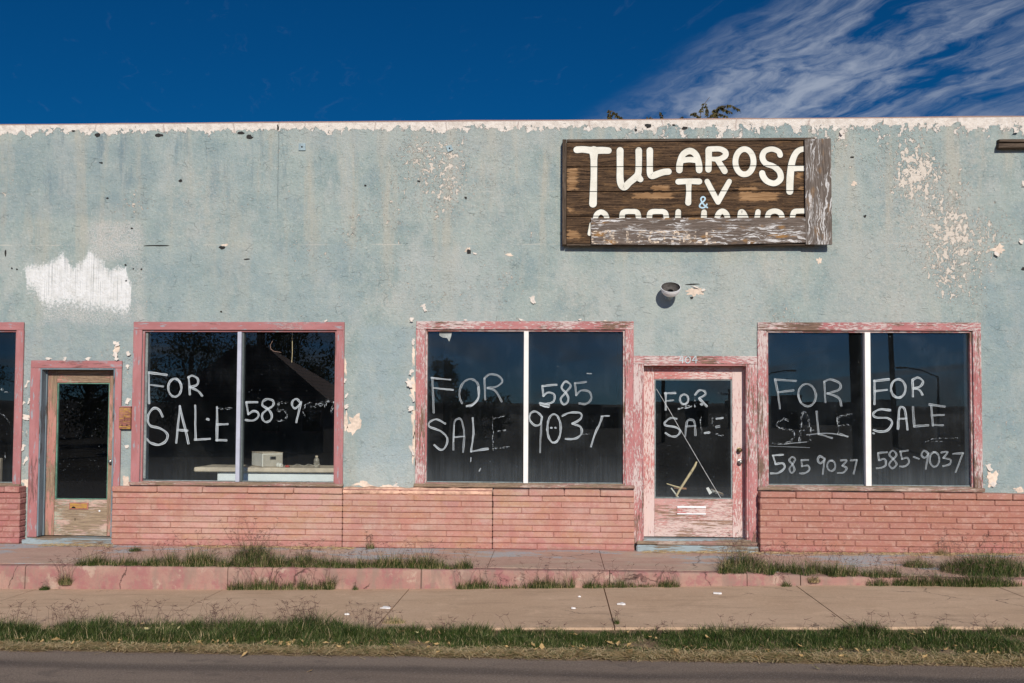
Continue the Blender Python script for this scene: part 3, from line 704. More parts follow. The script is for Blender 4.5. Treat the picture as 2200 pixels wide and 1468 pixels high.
def sheet(x0, x1, y0, y1, z, nx, ny, amp=0., fr=1.):
    mb = MB(); X = [x0+(x1-x0)*i/nx for i in range(nx+1)]; Yv = [y0+(y1-y0)*j/ny for j in range(ny+1)]
    f = lambda a, c: (a, c, (z(a, c) if callable(z) else z) + amp*mnoise.noise((a*fr, c*fr, 7)))
    for i in range(nx):
        for j in range(ny):
            mb.face([f(X[i], Yv[j]), f(X[i+1], Yv[j]), f(X[i+1], Yv[j+1]), f(X[i], Yv[j+1])], None, 0, True)
    return mb
YR = -4.13                                                            # road edge
def zverge(x, y):
    t = min(max((y-YE)/(YR-YE), 0), 1); return (lerp_tab(fe_t, x)-.02)*(1-t) + .012*t - max(0, -4.08-y+.05*mnoise.noise((x*2.3, 1, 1))+.03*mnoise.noise((x*9, 1, 1)))*.16
tag(sheet(XL, XR, YE-.002, YR-.12, zverge, 220, 14, .012, 6).build('verge_soil', M_SOIL, weld=True), kind='structure')
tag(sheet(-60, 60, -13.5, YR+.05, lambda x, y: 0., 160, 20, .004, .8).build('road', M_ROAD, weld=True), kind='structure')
g = MB()
for x0, x1, y0, y1 in ((-2500, 2500, -2500, -13.5), (-2500, -60, -13.5, 2500), (60, 2500, -13.5, 2500), (-60, 60, .3, 2500), (-60, XL, -13.5, .3), (XR, 60, -13.5, .3), (XL, XR, -13.5, .3)):
    g.face([(x0, y0, -.045), (x1, y0, -.045), (x1, y1, -.045), (x0, y1, -.045)])
tag(g.build('ground', M_DESERT), kind='structure')

# ------------------------------------------------------------------ the shop building
shop = thing('shop_building', 'long low shop with flaking blue stucco front, rose window frames and a brick base', 'building', (0, 0, .27))
XA, XB, YB = -13.2, 11.5, 9.5
WIN = {'w0': ((-390, 709, 31, 1038), (-420, 692, 47, 1040)), 'w1': ((302, 709, 721, 1037), (283.5, 692, 738, 1040)),
       'w2': ((912.5, 708, 1343, 1040), (892.5, 690.5, 1361.5, 1044)), 'w3': ((1648, 710.5, 2092, 1046), (1628.5, 693, 2110, 1052))}
YC = -.028                                                            # face of the casings
op = []
for k, (inn, outr) in WIN.items(): op.append(rect(*inn, YC))
D1O = rect(82, 791, 243.5, 1154, YC); D2O = rect(1379.5, 782.5, 1607.5, 1158, YC)
zfl = .30
D1O = (*D1O[:2], .33, D1O[3]); D2O = (*D2O[:2], .33, D2O[3])
op += [D1O, D2O]
xs = sorted({XA, XB} | {v for o in op for v in o[:2]}); zs = sorted({.0, ZTOP} | {v for o in op for v in o[2:]})
def dens(a, st_):
    r = [a[0]]
    for p, q in zip(a, a[1:]):
        k = max(1, int((q-p)/st_)); r += [p+(q-p)*i/k for i in range(1, k+1)]
    return r
xs = dens(xs, .4); zs = dens(zs, .4)
def hole(x, z): return any(o[0] < x < o[1] and o[2] < z < o[3] for o in op)
fw = MB(); TH = .24
ztp = lambda x, z: z if z < ZTOP-1e-6 else ZTOP + .012*mnoise.noise((x*.7, 1, 1)) + .007*mnoise.noise((x*5, 2, 1))
for xa, xb in zip(xs, xs[1:]):
    for za, zb in zip(zs, zs[1:]):
        if hole((xa+xb)/2, (za+zb)/2): continue
        p = lambda x, z, y: (x, y, ztp(x, z))
        fw.face([p(xa, za, 0), p(xb, za, 0), p(xb, zb, 0), p(xa, zb, 0)])
        fw.face([p(xb, za, TH), p(xa, za, TH), p(xa, zb, TH), p(xb, zb, TH)])
        if zb == zs[-1]: fw.face([p(xa, zb, 0), p(xb, zb, 0), p(xb, zb, TH), p(xa, zb, TH)])
        e = 1e-3
        if hole(xb+e, (za+zb)/2) or xb == xs[-1]: fw.face([p(xb, za, 0), p(xb, za, TH), p(xb, zb, TH), p(xb, zb, 0)])
        if hole(xa-e, (za+zb)/2) or xa == xs[0]: fw.face([p(xa, za, TH), p(xa, za, 0), p(xa, zb, 0), p(xa, zb, TH)])
        if hole((xa+xb)/2, zb+e): fw.face([p(xa, zb, 0), p(xb, zb, 0), p(xb, zb, TH), p(xa, zb, TH)])
        if hole((xa+xb)/2, za-e): fw.face([p(xa, za, TH), p(xb, za, TH), p(xb, za, 0), p(xa, za, 0)])
facade = fw.build('facade_wall', M_WALL, shop, weld=True)
sw = MB()
sw.box(XA, XA+.24, TH+.002, YB, 0, 5.2, 0); sw.box(XB-.24, XB, TH+.002, YB, 0, 5.2, 0); sw.box(XA, XB, YB+.002, YB+.24, 0, 5.2, 0)
sw.build('outer_wall', M_WALL, shop)
MB().box(XA+.245, XB-.245, TH+.004, YB-.002, 4.75, 4.95, 0).build('roof', M_ROOF, shop)
iw = MB()
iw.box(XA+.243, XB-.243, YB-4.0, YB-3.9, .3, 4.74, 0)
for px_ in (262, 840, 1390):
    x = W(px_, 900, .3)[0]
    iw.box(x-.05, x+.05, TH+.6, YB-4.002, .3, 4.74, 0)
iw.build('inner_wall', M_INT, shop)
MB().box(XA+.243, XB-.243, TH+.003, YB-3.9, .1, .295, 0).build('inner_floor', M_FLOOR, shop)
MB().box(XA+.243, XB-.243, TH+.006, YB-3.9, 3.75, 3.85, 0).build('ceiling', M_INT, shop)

# --- brick base -----------------------------------------------------------
YBR = -.15
def bricks(x0, x1, zbase, zcap, visible_heads, caps=(), length=.41, ret=None):
    mb = MB(); mb.box(x0+.006, x1-.006, YBR+.012, -.002, 0.02, zcap-.012, .002, 1)
    n = 9; hgt = (zcap-.072-zbase)/n
    for r in range(n+1):
        za = zbase + hgt*r if r else 0.02; 
        za = zbase-.25 if r == 0 else zbase+hgt*(r-1); zb = zbase+hgt*r
        if r == 0: zb = zbase; 
        off = (r*.37+random.uniform(-.06, .06)) % 1*length
        x = x0-off
        while x < x1:
            a, c = max(x, x0), min(x+length, x1)
            if c-a > .03:
                g_ = .0035 if visible_heads else .0012; jy = random.uniform(-.005, .005); jz = random.uniform(-.0012, .0022); g_ *= random.choice((.7, 1, 1, 1.6, 2.2)) if visible_heads else 1
                mb.box(a+(g_ if a > x0 else 0), c-(g_ if c < x1 else 0), YBR+jy, -.004, za+(.0042 if visible_heads else .0028)+jz*.5, zb-(.0042 if visible_heads else .0028)-jz*.5, .007, 0, 0, (random.uniform(0, 400), random.uniform(0, 400)), .0018)
            x += length
    return mb
def caprow(mb, x0, x1, zcap, length=.41, proud=.022, h=.068):
    x = x0
    while x < x1-.02:
        c = min(x+length, x1)
        if x1-c < .1: c = x1
        mb.box(x+.002, c-.002, YBR-proud+random.uniform(-.004, .004), -.003, zcap-h, zcap+random.uniform(-.004, .004), .009, 0, 0, (random.uniform(0, 400), random.uniform(0, 400)), .003)
        x = c
zb_ = lambda px: W(px, lerp_tab([(0, 1168), (245, 1170), (735, 1177), (1360, 1183), (1640, 1187), (2200, 1189)], px), YBR)[1]
xE = W(42, 1100, YBR)[0]
l = bricks(XA, xE, zb_(0), W(0, 1046, YBR)[1], True); caprow(l, XA, xE, W(0, 1046, YBR)[1]); l.build('brick_base', [M_BRICK, M_MORTAR], shop)
x0, x1, x2, x3 = W(240, 1100, YBR)[0], W(735.5, 1100, YBR)[0], W(1058, 1100, YBR)[0], W(1363, 1100, YBR)[0]
zc = W(500, 1047, YBR)[1]
o_ = bricks(x0, x1-.003, zb_(490), zc, False, length=1.25); caprow(o_, x0, x1-.003, zc, .55); o_.build('brick_base', [M_BRICK, M_MORTAR], shop)
o_ = bricks(x1+.003, x2-.003, zb_(900), zc, False, length=1.3)
rr = o_
o_ = rr.build('brick_base', [M_BRICK, M_MORTAR], shop)
lg = MB(); n = 46; pr = []                                            # crumbling plaster ledge where the cap bricks are gone
for i in range(n+1):
    x = x1+.004+(x2-x1-.008)*i/n; q = mnoise.noise((x*7, 0, 0)); q2 = mnoise.noise((x*16, 3, 0))
    zt = W(900, 1049, YBR)[1]
    pr.append([(x, -.001, zt+.015*q), (x, YBR+.05+.014*q2, zt-.004+.012*q), (x, YBR+.012+.02*q2, zt-.03+.014*q2), (x, YBR-.004+.012*q, zt-.062+.012*q2), (x, YBR+.01, zt-.078)])
for a, c in zip(pr, pr[1:]):
    for k in range(4): lg.face([a[k+1], c[k+1], c[k], a[k]])
lg.build('plaster_ledge', M_LEDGE, o_)
o_ = bricks(x2+.003, x3, zb_(1200), zc, False, length=.8); caprow(o_, x2+.003, x3, zc, .42); o_.build('brick_base', [M_BRICK, M_MORTAR], shop)
x0 = W(1633, 1100, YBR)[0]; zc3 = W(1900, 1059, YBR)[1]
o_ = bricks(x0, XB, zb_(1900), zc3, True, length=.47); caprow(o_, x0, XB, zc3, .41); o_.build('brick_base', [M_BRICK, M_MORTAR], shop)

# --- windows --------------------------------------------------------------
def T(x0, y0, s=2.93333): return lambda x, y: (x0+x/s, y0+y/s)
def letters(strokes, tr, Y, mats=M_INK, base=.03):
    """strokes: (points, style, width in metres); tr maps zoomed coordinates to photo pixels, then on to the pane"""
    mb = MB(); k = 0
    for pts, sty, w in strokes:
        wp = [W(*tr(*p), Y) for p in pts]
        for sg in smooth(wp):
            sg = [(x+random.uniform(-.0015, .0015), z+random.uniform(-.0015, .0015)) for x, z in sg]
            sd = random.uniform(0, 99); ww = [w*(.92+.42*mnoise.noise((i*.33, sd, 0))+.12*mnoise.noise((i*1.7, sd, 5))) for i in range(len(sg))]
            mb.ribbon(sg, ww, Y-.0012-.0004*k, .0002, sty, .0002, caps=True); k = (k+1) % 9
    return mb
def pane(parent, x0, x1, z0, z1, Y, seed, dust, name='pane'):
    mb = MB(); t = .0035; rx, rz = random.uniform(-.0018, .0018), random.uniform(-.0012, .0012)
    f = lambda x, z, y: (x, Y+y+rx*(x-x0)+rz*(z-z0), z)
    for y in (0, t):
        q = [(x0, z0, 0, 0), (x1, z0, 1, 0), (x1, z1, 1, 1), (x0, z1, 0, 1)]
        if y: q = q[::-1]
        mb.face([f(a, c, y) for a, c, _, _ in q], [(u, v) for _, _, u, v in q])
    o = mb.build(name, glass_material('dusty_glass', seed, dust), parent); return o
YG = .055
def casing(name, inner, outer, trim, sill_h, label=None, jamb=None, sill_mat=M_SILLW, top_gap=.0):
    xi0, xi1, zi0, zi1 = rect(*inner, YC); xo0, xo1, zo0, zo1 = rect(*outer, YC)
    mb = MB()
    mb.box(xo0, xo1, YC, -.001, zi1, zo1, .004, 0, 0, None, .002)
    mb.box(xo0, xi0, YC+.001, -.001, zo0, zi1-.002, .004, 0, 2, None, .002); mb.box(xi1, xo1, YC+.001, -.001, zo0, zi1-.002, .004, 0, 2, None, .002)
    # inner stops round the glass
    j = .022
    mb.box(xi0+.001, xi0+j, YC+.03, YG-.004, zi0, zi1-.001, .003, 0, 2); mb.box(xi1-j, xi1-.001, YC+.03, YG-.004, zi0, zi1-.001, .003, 0, 2)
    mb.box(xi0+j, xi1-j, YC+.03, YG-.004, zi1-j, zi1-.001, .003, 0, 0)
    o = mb.build('window', trim, shop)
    if label: o['label'] = label
    s = MB(); s.box(xo0-.01, xo1+.01, YC-.035, -.002, zo0-.02, zi0-.004, .006, 0, 0, None, .004); s.box(xi0+.001, xi1-.001, -.001, YG+.03, zi0-.05, zi0+.006, .005, 0, 0)
    s.build('sill', sill_mat, o)
    gb = MB(); gb.box(xi0+j, xi1-j, YG-.016, YG-.001, zi0+.006, zi0+.018, .003, 0, 0); gb.build('glazing_bead', M_PUTTY, o)
    return o, (xi0+j-.003, xi1-j+.003, zi0+.004, zi1-j+.003)
def mullion(o, px0, px1, pyr, z0, z1, front, side=None):
    xa = W(px0, pyr, YC+.028)[0]; xb = W(px1, pyr, YC+.028)[0]
    MB().box(xa, xb, YC+.016, YG+.03, z0+.002, z1-.002, .003, 0).build('mullion', front, o)
    if side: MB().box(xb+.001, xb+.022, YC+.05, YG+.028, z0+.002, z1-.002, .002, 0).build('mullion_stop', side, o)
    return xa, xb
# window by the left edge
o0, gz = casing('window', *WIN['w0'], M_TRIM_A, .02); pane(o0, *gz, YG, 1.3, .4)
t0 = T(0, 660)
letters([([(5, 515), (12, 510), (16, 525)], 2, .03), ([(30, 535), (60, 540)], 2, .02), ([(0, 670), (30, 690), (65, 735)], 2, .025), ([(35, 920), (30, 960)], 2, .02), ([(-60, 500), (-60, 640)], 0, .03)], t0, YG).build('painted_lettering', M_INK, o0)
MB().box(*[W(-10, 900, .5)[0], W(2.5, 900, .5)[0]], .5, .56, W(0, 1036, .5)[1]-.1, W(0, 985, .5)[1], .004).build('tan_post', M_CTOP, o0)
# window 1
o1, gz = casing('window', *WIN['w1'], M_TRIM_A, .02, 'rose framed window with lavender mullion and little peeling')
xm0, xm1 = mullion(o1, 508.5, 517, 870, gz[2], gz[3], M_ALU, M_ALUD)
pane(o1, gz[0], xm0+.004, gz[2], gz[3], YG, 2.1, .45); pane(o1, xm1-.004, gz[1], gz[2], gz[3], YG, 3.7, .35)
MB().box(gz[0]+.001, gz[0]+.03, YG-.02, YG-.002, gz[2]+.03, gz[3], .002).build('glazing_bead', M_PUTTY, o1)
w = .030
A1 = [([(938, 410), (940, 605)], 0, w), ([(938, 412), (1050, 428)], 0, w), ([(945, 490), (1028, 500)], 0, w*.8), (ell(1102, 508, 41, 57, -70, 400), 0, w), ([(1190, 440), (1197, 550)], 0, w),
 ([(1185, 445), (1215, 432), (1248, 455), (1242, 490), (1200, 505), (1200, 505), (1250, 530), (1275, 560)], 0, w),
 ([(1025, 690), (1000, 645), (965, 640), (932, 690), (945, 745), (1010, 765), (1055, 800), (1045, 845), (1000, 868), (950, 855), (925, 830)], 0, w),
 ([(1112, 855), (1135, 625)], 0, w), ([(1133, 625), (1188, 858)], 0, w), ([(1122, 775), (1180, 778)], 0, w), ([(1230, 620), (1233, 835)], 0, w), ([(1228, 836), (1325, 830)], 0, w), ([(1306, 707), (1313, 709)], 0, .035),
 ([(1368, 630), (1368, 840)], 0, w), ([(1368, 640), (1458, 638)], 2, w), ([(1368, 740), (1435, 738)], 0, w*.9), ([(1365, 838), (1428, 840)], 0, w)]
letters(A1, T(0, 660), YG).build('painted_lettering', M_INK, o1)
w = .027
A2 = [([(1622, 600), (1553, 600), (1553, 600), (1565, 675), (1565, 675), (1600, 655), (1628, 670), (1625, 695), (1595, 715), (1548, 712)], 0, w),
 ([(1690, 642), (1655, 620), (1660, 592), (1690, 580), (1722, 592), (1720, 622), (1690, 642), (1655, 672), (1655, 705), (1678, 725), (1708, 708), (1712, 675), (1690, 642)], 0, w),
 ([(1812, 602), (1755, 602)], 2, w), ([(1755, 602), (1750, 655)], 2, w), ([(1760, 655), (1792, 650), (1808, 680), (1792, 710), (1745, 715)], 2, w), ([(1893, 605), (1870, 580), (1845, 592), (1842, 622), (1863, 638), (1893, 610)], 0, w), ([(1898, 598), (1868, 725)], 0, w),
 ([(1912, 640), (1932, 612), (1960, 606)], 2, w), ([(1962, 628), (1988, 628)], 2, w), ([(1992, 614), (2015, 604), (2035, 604), (2030, 618), (2000, 618)], 2, w), ([(1912, 660), (1920, 690)], 2, w*.8), ([(2050, 628), (2056, 590), (2056, 590), (2106, 600), (2106, 600), (2085, 668)], 2, w)]
letters(A2, T(0, 660), YG).build('painted_lettering', M_INK, o1)
# window 2
o2, gz = casing('window', *WIN['w2'], M_TRIM_B, .02, 'heavily peeling window beside the right hand door with white mullion')
xm0, xm1 = mullion(o2, 1125, 1135, 870, gz[2], gz[3], M_MULW)
pane(o2, gz[0], xm0+.004, gz[2], gz[3], YG, 5.5, 1.0); pane(o2, xm1-.004, gz[1], gz[2], gz[3], YG, 6.1, 1.0)
w = .026
B1 = [([(672, 445), (680, 665)], 1, w*1.1), ([(665, 447), (785, 458)], 0, w*.8), ([(680, 510), (800, 522)], 0, w*.8), (ell(905, 540, 63, 86, 130, 330, 14, -.08), 1, w), ([(962, 505), (962, 570), (930, 610), (890, 622)], 0, w), ([(1005, 582), (1000, 450)], 1, w),
 ([(1000, 450), (1030, 425), (1080, 430), (1113, 465), (1080, 500), (1020, 510), (1020, 510), (1070, 530), (1108, 595)], 1, w), ([(752, 735), (700, 708), (655, 725), (655, 755), (720, 780), (765, 825), (755, 880), (725, 900), (685, 870)], 0, w),
 ([(803, 900), (808, 740), (830, 705), (855, 715), (872, 800), (865, 915)], 1, w), ([(806, 850), (810, 745)], 0, w*.5), ([(810, 820), (872, 815)], 0, w*.8), ([(925, 700), (930, 800), (915, 910), (915, 910), (1020, 893)], 0, w),
 ([(1052, 690), (1055, 900)], 2, w*.6), ([(1060, 700), (1120, 685)], 2, w), ([(1060, 790), (1145, 772)], 2, w*.8), ([(1060, 890), (1155, 882)], 2, w*.9), ([(915, 950), (912, 975)], 0, .012), ([(975, 1017), (966, 1035)], 0, .014)]
letters(B1, T(700, 660), YG).build('painted_lettering', M_INK, o2)
B2 = [([(1455, 490), (1365, 497), (1365, 497), (1370, 560), (1370, 560), (1400, 538), (1440, 552), (1435, 595), (1390, 610), (1350, 605)], 0, w), ([(1512, 538), (1485, 508), (1510, 470), (1543, 495), (1512, 540), (1480, 578), (1495, 612), (1520, 603), (1528, 570), (1512, 540)], 0, w),
 ([(1640, 472), (1570, 480), (1570, 480), (1578, 555), (1578, 555), (1610, 525), (1662, 535), (1672, 580), (1640, 610), (1598, 607)], 1, w), ([(1362, 690), (1325, 658), (1290, 670), (1285, 710), (1315, 745), (1350, 738), (1362, 695)], 0, w), ([(1360, 690), (1350, 915)], 1, w*.9),
 (ell(1438, 765, 42, 90, 60, 400), 0, w), ([(1490, 685), (1540, 665), (1605, 670), (1605, 705), (1555, 735), (1555, 735), (1605, 755), (1610, 800), (1570, 830), (1510, 830)], 0, w), ([(1615, 802), (1662, 798)], 2, .014), ([(1735, 688), (1785, 685)], 0, .016), ([(1742, 690), (1722, 745), (1700, 790), (1670, 880)], 0, w),
 ([(1358, 612), (1398, 622)], 0, .05), ([(1416, 760), (1424, 761)], 0, .022), ([(1443, 761), (1450, 762)], 0, .022), ([(1645, 418), (1675, 420)], 0, .010), ([(1462, 372), (1475, 378)], 2, .02)]
letters(B2, T(700, 660), YG).build('painted_lettering', M_INK, o2)
sc = MB()                                                             # torn paper scraps stuck in the top corner
q = [T(700, 660)(*p) for p in ((716, 158), (795, 158), (790, 185), (778, 218), (765, 195), (735, 192), (716, 180))]
sc.plate([W(a, c, YG) for a, c in q], YG-.0045, .001); sc.build('torn_paper', plain('grey_paper_scrap', (.36, .38, .36), .9), o2)
# window 3
o3, gz = casing('window', *WIN['w3'], M_TRIM_C, .02, 'peeling window at the right with the same phone number twice')
xm0, xm1 = mullion(o3, 1858.5, 1870.5, 870, gz[2], gz[3], M_MULW)
pane(o3, gz[0], xm0+.004, gz[2], gz[3], YG, 8.5, .9); pane(o3, xm1-.004, gz[1], gz[2], gz[3], YG, 9.9, 1.25)
w = .029
C1 = [([(632, 455), (648, 540), (662, 640)], 1, w), ([(632, 458), (762, 466)], 1, w), ([(650, 537), (745, 525)], 1, w), (ell(833, 555, 55, 70, 140, 400, 14, .05), 1, w*.9), ([(948, 600), (940, 472)], 1, w), ([(940, 470), (980, 456), (1038, 480), (1035, 520), (960, 545), (960, 545), (1030, 570), (1048, 622)], 1, w),
 ([(712, 715), (680, 705), (640, 740), (660, 765), (735, 775), (748, 810), (720, 852), (620, 862)], 2, w*.9), ([(785, 850), (800, 680), (825, 670), (850, 745), (853, 835)], 2, w), ([(795, 776), (890, 776)], 2, w*.6), ([(893, 660), (905, 800), (905, 800), (990, 825)], 1, w), ([(1025, 680), (1030, 800)], 2, w), ([(1030, 690), (1112, 676)], 2, w*.8), ([(1030, 745), (1090, 740)], 2, w*.8), ([(1040, 800), (1087, 816)], 1, w),
 ([(690, 862), (830, 850)], 1, .010), ([(830, 805), (960, 795), (1090, 815)], 1, .014), ([(590, 876), (850, 886)], 1, .006),
 ([(682, 930), (617, 935), (617, 935), (635, 990), (635, 990), (680, 985), (690, 1015), (650, 1045), (605, 1048)], 0, w*.8), ([(740, 988), (720, 965), (738, 945), (758, 960), (740, 990), (722, 1020), (735, 1045), (753, 1025), (740, 990)], 1, w*.8), ([(840, 963), (797, 965), (797, 965), (800, 1003), (800, 1003), (838, 1000), (846, 1025), (820, 1045), (785, 1048)], 1, w*.8),
 ([(943, 955), (912, 940), (900, 965), (918, 985), (943, 960), (943, 960), (932, 1052)], 1, w*.8), (ell(985, 1000, 26, 33), 1, w*.75), ([(1045, 967), (1082, 966), (1055, 1000), (1055, 1000), (1082, 1015), (1062, 1042), (1025, 1046)], 1, w*.8), ([(1108, 967), (1146, 963), (1146, 963), (1126, 1050)], 1, w*.8)]
letters(C1, T(1450, 660), YG).build('painted_lettering', M_INK, o3)
C2 = [([(1258, 462), (1258, 610)], 0, w), ([(1255, 466), (1347, 456)], 0, w), ([(1260, 531), (1337, 521)], 0, w), (ell(1407, 513, 46, 58, 70, 400), 0, w), ([(1500, 562), (1497, 462)], 0, w), ([(1497, 460), (1530, 445), (1563, 467), (1545, 500), (1505, 512), (1505, 512), (1540, 522), (1558, 552)], 0, w),
 ([(1355, 650), (1290, 645), (1250, 670), (1265, 695), (1340, 700), (1368, 730), (1340, 775), (1290, 785), (1252, 775)], 0, w), ([(1405, 767), (1412, 650), (1430, 630), (1450, 655), (1465, 772)], 0, w), ([(1410, 705), (1460, 702)], 0, w*.8), ([(1500, 630), (1508, 752), (1508, 752), (1597, 745)], 1, w), ([(1615, 622), (1625, 747)], 1, w), ([(1605, 614), (1700, 628)], 1, w), ([(1625, 682), (1695, 680)], 1, w*.8), ([(1625, 742), (1690, 745)], 1, w*.8),
 ([(1580, 850), (1640, 828), (1780, 825)], 2, .012), ([(1620, 846), (1690, 846)], 2, .012), ([(1248, 795), (1256, 797)], 0, .02),
 ([(1337, 915), (1280, 920), (1280, 920), (1285, 965), (1285, 965), (1322, 958), (1328, 995), (1300, 1013), (1270, 1015)], 1, w*.8), ([(1375, 957), (1350, 930), (1373, 904), (1396, 930), (1375, 957), (1350, 990), (1370, 1016), (1397, 990), (1375, 957)], 1, w*.8), ([(1468, 904), (1420, 910), (1420, 910), (1430, 957), (1430, 957), (1465, 950), (1474, 980), (1450, 1003), (1418, 1005)], 1, w*.8),
 ([(1503, 944), (1537, 956)], 1, w*.7), ([(1597, 922), (1570, 905), (1553, 933), (1575, 950), (1597, 925), (1597, 925), (1580, 1020)], 1, w*.8), (ell(1635, 960, 30, 46), 1, w*.8), ([(1678, 917), (1718, 914), (1692, 950), (1692, 950), (1736, 962), (1730, 990), (1690, 1003)], 1, w*.8), ([(1750, 925), (1815, 920), (1815, 920), (1768, 1040)], 1, w*.8)]
letters(C2, T(1450, 660), YG).build('painted_lettering', M_INK, o3)

# --- doors ----------------------------------------------------------------
def glazed_door(YD, leaf, glass, mats, label, trims, mid=None, dust=1., seed=4., glass_edge=None):
    """leaf and glass in photo pixels at the plane YD"""
    lx0, lx1, lz0, lz1 = leaf; gx0, gx1, gz0, gz1 = glass; th = .042
    mb = MB()
    mb.box(lx0, gx0, YD, YD+th, lz0, lz1, .003, 0, 2); mb.box(gx1, lx1, YD, YD+th, lz0, lz1, .003, 0, 2)
    mb.box(gx0+.001, gx1-.001, YD+.001, YD+th-.001, gz1, lz1, .003, 0, 0)
    o = mb.build('door', mats[0], shop); o['label'] = label
    pn = MB(); zs_ = [lz0, gz0] if mid is None else [lz0, mid, gz0]
    for a, c in zip(zs_, zs_[1:]): pn.box(gx0+.001, gx1-.001, YD+.003, YD+th-.002, a+.001, c-.001, .003, 0, 0)
    pn.build('door_panel', mats[1], o)
    e = .016
    gb = MB(); gb.box(gx0+.001, gx0+e, YD+.012, YD+th, gz0, gz1, .002); gb.box(gx1-e, gx1-.001, YD+.012, YD+th, gz0, gz1, .002); gb.box(gx0+e, gx1-e, YD+.012, YD+th, gz0, gz0+.012, .002); gb.box(gx0+e, gx1-e, YD+.012, YD+th, gz1-.014, gz1, .002)
    gb.build('glazing_bead', glass_edge or M_PUTTY, o)
    pane(o, gx0+e-.002, gx1-e+.002, gz0+.01, gz1-.01, YD+.026, seed, dust)
    return o
def door_frame(O, outer, trim, YD, jm, sill_polys=None, label=None):
    xo0, xo1, zo0, zo1 = rect(*outer, YC); x0, x1, z0, z1 = O
    mb = MB()
    mb.box(xo0, xo1, YC, -.001, z1, zo1, .004, 0, 0, None, .002); mb.box(xo0, x0, YC+.001, -.001, z0+.02, z1-.002, .004, 0, 2, None, .002); mb.box(x1, xo1, YC+.001, -.001, z0+.02, z1-.002, .004, 0, 2, None, .002)
    o = mb.build('door_frame', trim, shop)
    if label: o['label'] = label
    j = MB(); t = .02
    j.box(x0+.001, x0+t, YC+.004, YD+.06, z0+.03, z1-.001, .003, 0, 2); j.box(x1-t, x1-.001, YC+.004, YD+.06, z0+.03, z1-.001, .003, 0, 2); j.box(x0+t, x1-t, YC+.004, YD+.06, z1-t, z1-.001, .003, 0, 0)
    j.box(x0+t, x0+t+.012, YD-.035, YD-.003, z0+.03, z1-t, .002, 0, 2); j.box(x1-t-.012, x1-t, YD-.035, YD-.003, z0+.03, z1-t, .002, 0, 2)
    j.build('jamb', jm, o); return o, t
# left door
YD1 = .118
f1, t = door_frame(D1O, (63, 775, 259, 1046), M_TRIM_A, YD1, M_JAMB)
fx = MB(); xo0 = rect(63, 775, 259, 1046, YC)[0]
leaf = (D1O[0]+t+.003, D1O[1]-t-.003, W(160, 1151, YD1)[1], D1O[3]-t-.004)
gx = rect(119.5, 822.5, 233, 1073.5, YD1)
d1 = glazed_door(YD1, leaf, gx, (M_DOOR_A, M_DOOR_AP), 'sunbleached door with bare grey wood and a yellow mail slot', None, None, .15, 14., M_GREENE)
th1 = MB(); zt = leaf[2]-.012
th1.box(xo0+.01, D1O[1]+.06, -.085, YD1+.06, zt-.05, zt, .008, 0, 0, None, .004); th1.box(xo0-.0, D1O[1]+.08, -.15, -.088, zt-.085, zt-.012, .012, 0, 0, None, .006)
th1.build('threshold', M_TREAD, f1)
def mail_slot(o, px0, py0, px1, py1, YD, plate, flap, notch):
    x0, x1, z0, z1 = rect(px0, py0, px1, py1, YD)
    p = MB().box(x0, x1, YD-.006, YD+.001, z0, z1, .002).build('mail_slot', plate, o)
    if notch:
        MB().box(x0+.012, x1-.012, YD-.011, YD-.0065, z0+.012, z1-.01, .002).build('flap', flap, p)
        MB().plate([(x0+.03, z0+.014), (x0+.085, z0+.014), (x0+.08, z0+.028), (x0+.06, z0+.036), (x0+.042, z0+.03)], YD-.0125, .001).build('broken_opening', M_BLACK, p)
    else:
        k = MB(); k.box(x0, x1, YD-.020, YD-.0065, z1-.022, z1, .003); k.box(x0, x1, YD-.012, YD-.0065, z0, z0+.014, .002); k.build('slot_lip', M_WHITE, p)
def knob(o, px, py, YD, mt, r=.026, name='knob'):
    x, z = W(px, py, YD-.05); k = MB()
    k.lathe((x, YD, z), (0, -1, 0), [(.001, 0), (r*1.15, 0), (r*1.15, .006), (r*.45, .010), (r*.42, .03), (r*.9, .036), (r, .048), (r*.85, .060), (r*.4, .066), (.0005, .067)], 20); k.build(name, mt, o)
mail_slot(d1, 149, 1080, 190, 1094.5, YD1, plain('rose_slot_frame', (.40, .15, .12)), M_YELLOW, True)
knob(d1, 236, 992, YD1, M_STEEL, .024)
bo = MB(); bo.lathe((*[W(214, 1098, YD1)[0]], YD1, W(214, 1098, YD1)[1]), (0, -1, 0), [(.0115, 0), (.0115, .006), (.006, .010), (.0005, .011)], 14); bo.build('bolt_head', M_WHITE, d1)
MB().box(W(161, 1116, YD1)[0]-.003, W(161, 1116, YD1)[0]+.003, YD1-.001, YD1+.004, W(161, 1119, YD1)[1], W(161, 1113, YD1)[1], .001).build('keyhole', M_BLACK, d1)
# right door
YD2 = .112
f2, t = door_frame(D2O, (1361, 765, 1628, 1158), M_TRIM_B, YD2, M_TRIM_B)
leaf = (D2O[0]+t+.002, D2O[1]-t-.004, W(1490, 1154, YD2)[1], D2O[3]-t-.004)
gx = rect(1406, 815, 1573.5, 1072, YD2)
d2 = glazed_door(YD2, leaf, gx, (M_DOOR_B, M_DOOR_BP), 'peeling pink and white door with a cracked glass pane', None, W(1490, 1118.5, YD2)[1], .6, 17.)
tr = MB(); zt = leaf[2]-.012; xa, xb = W(1366, 1170, -.1)[0], W(1626, 1170, -.1)[0]
tr.box(D2O[0]+.01, D2O[1]+.03, -.035, YD2+.06, zt-.06, zt, .006, 0, 0, None, .004); tr.build('threshold', M_TREAD, f2)
st_ = MB(); st_.box(xa+.01, xb, -.14, -.037, zt-.058, zt-.012, .010, 0, 0, None, .007); st_.build('worn_tread', M_SILLW, f2)
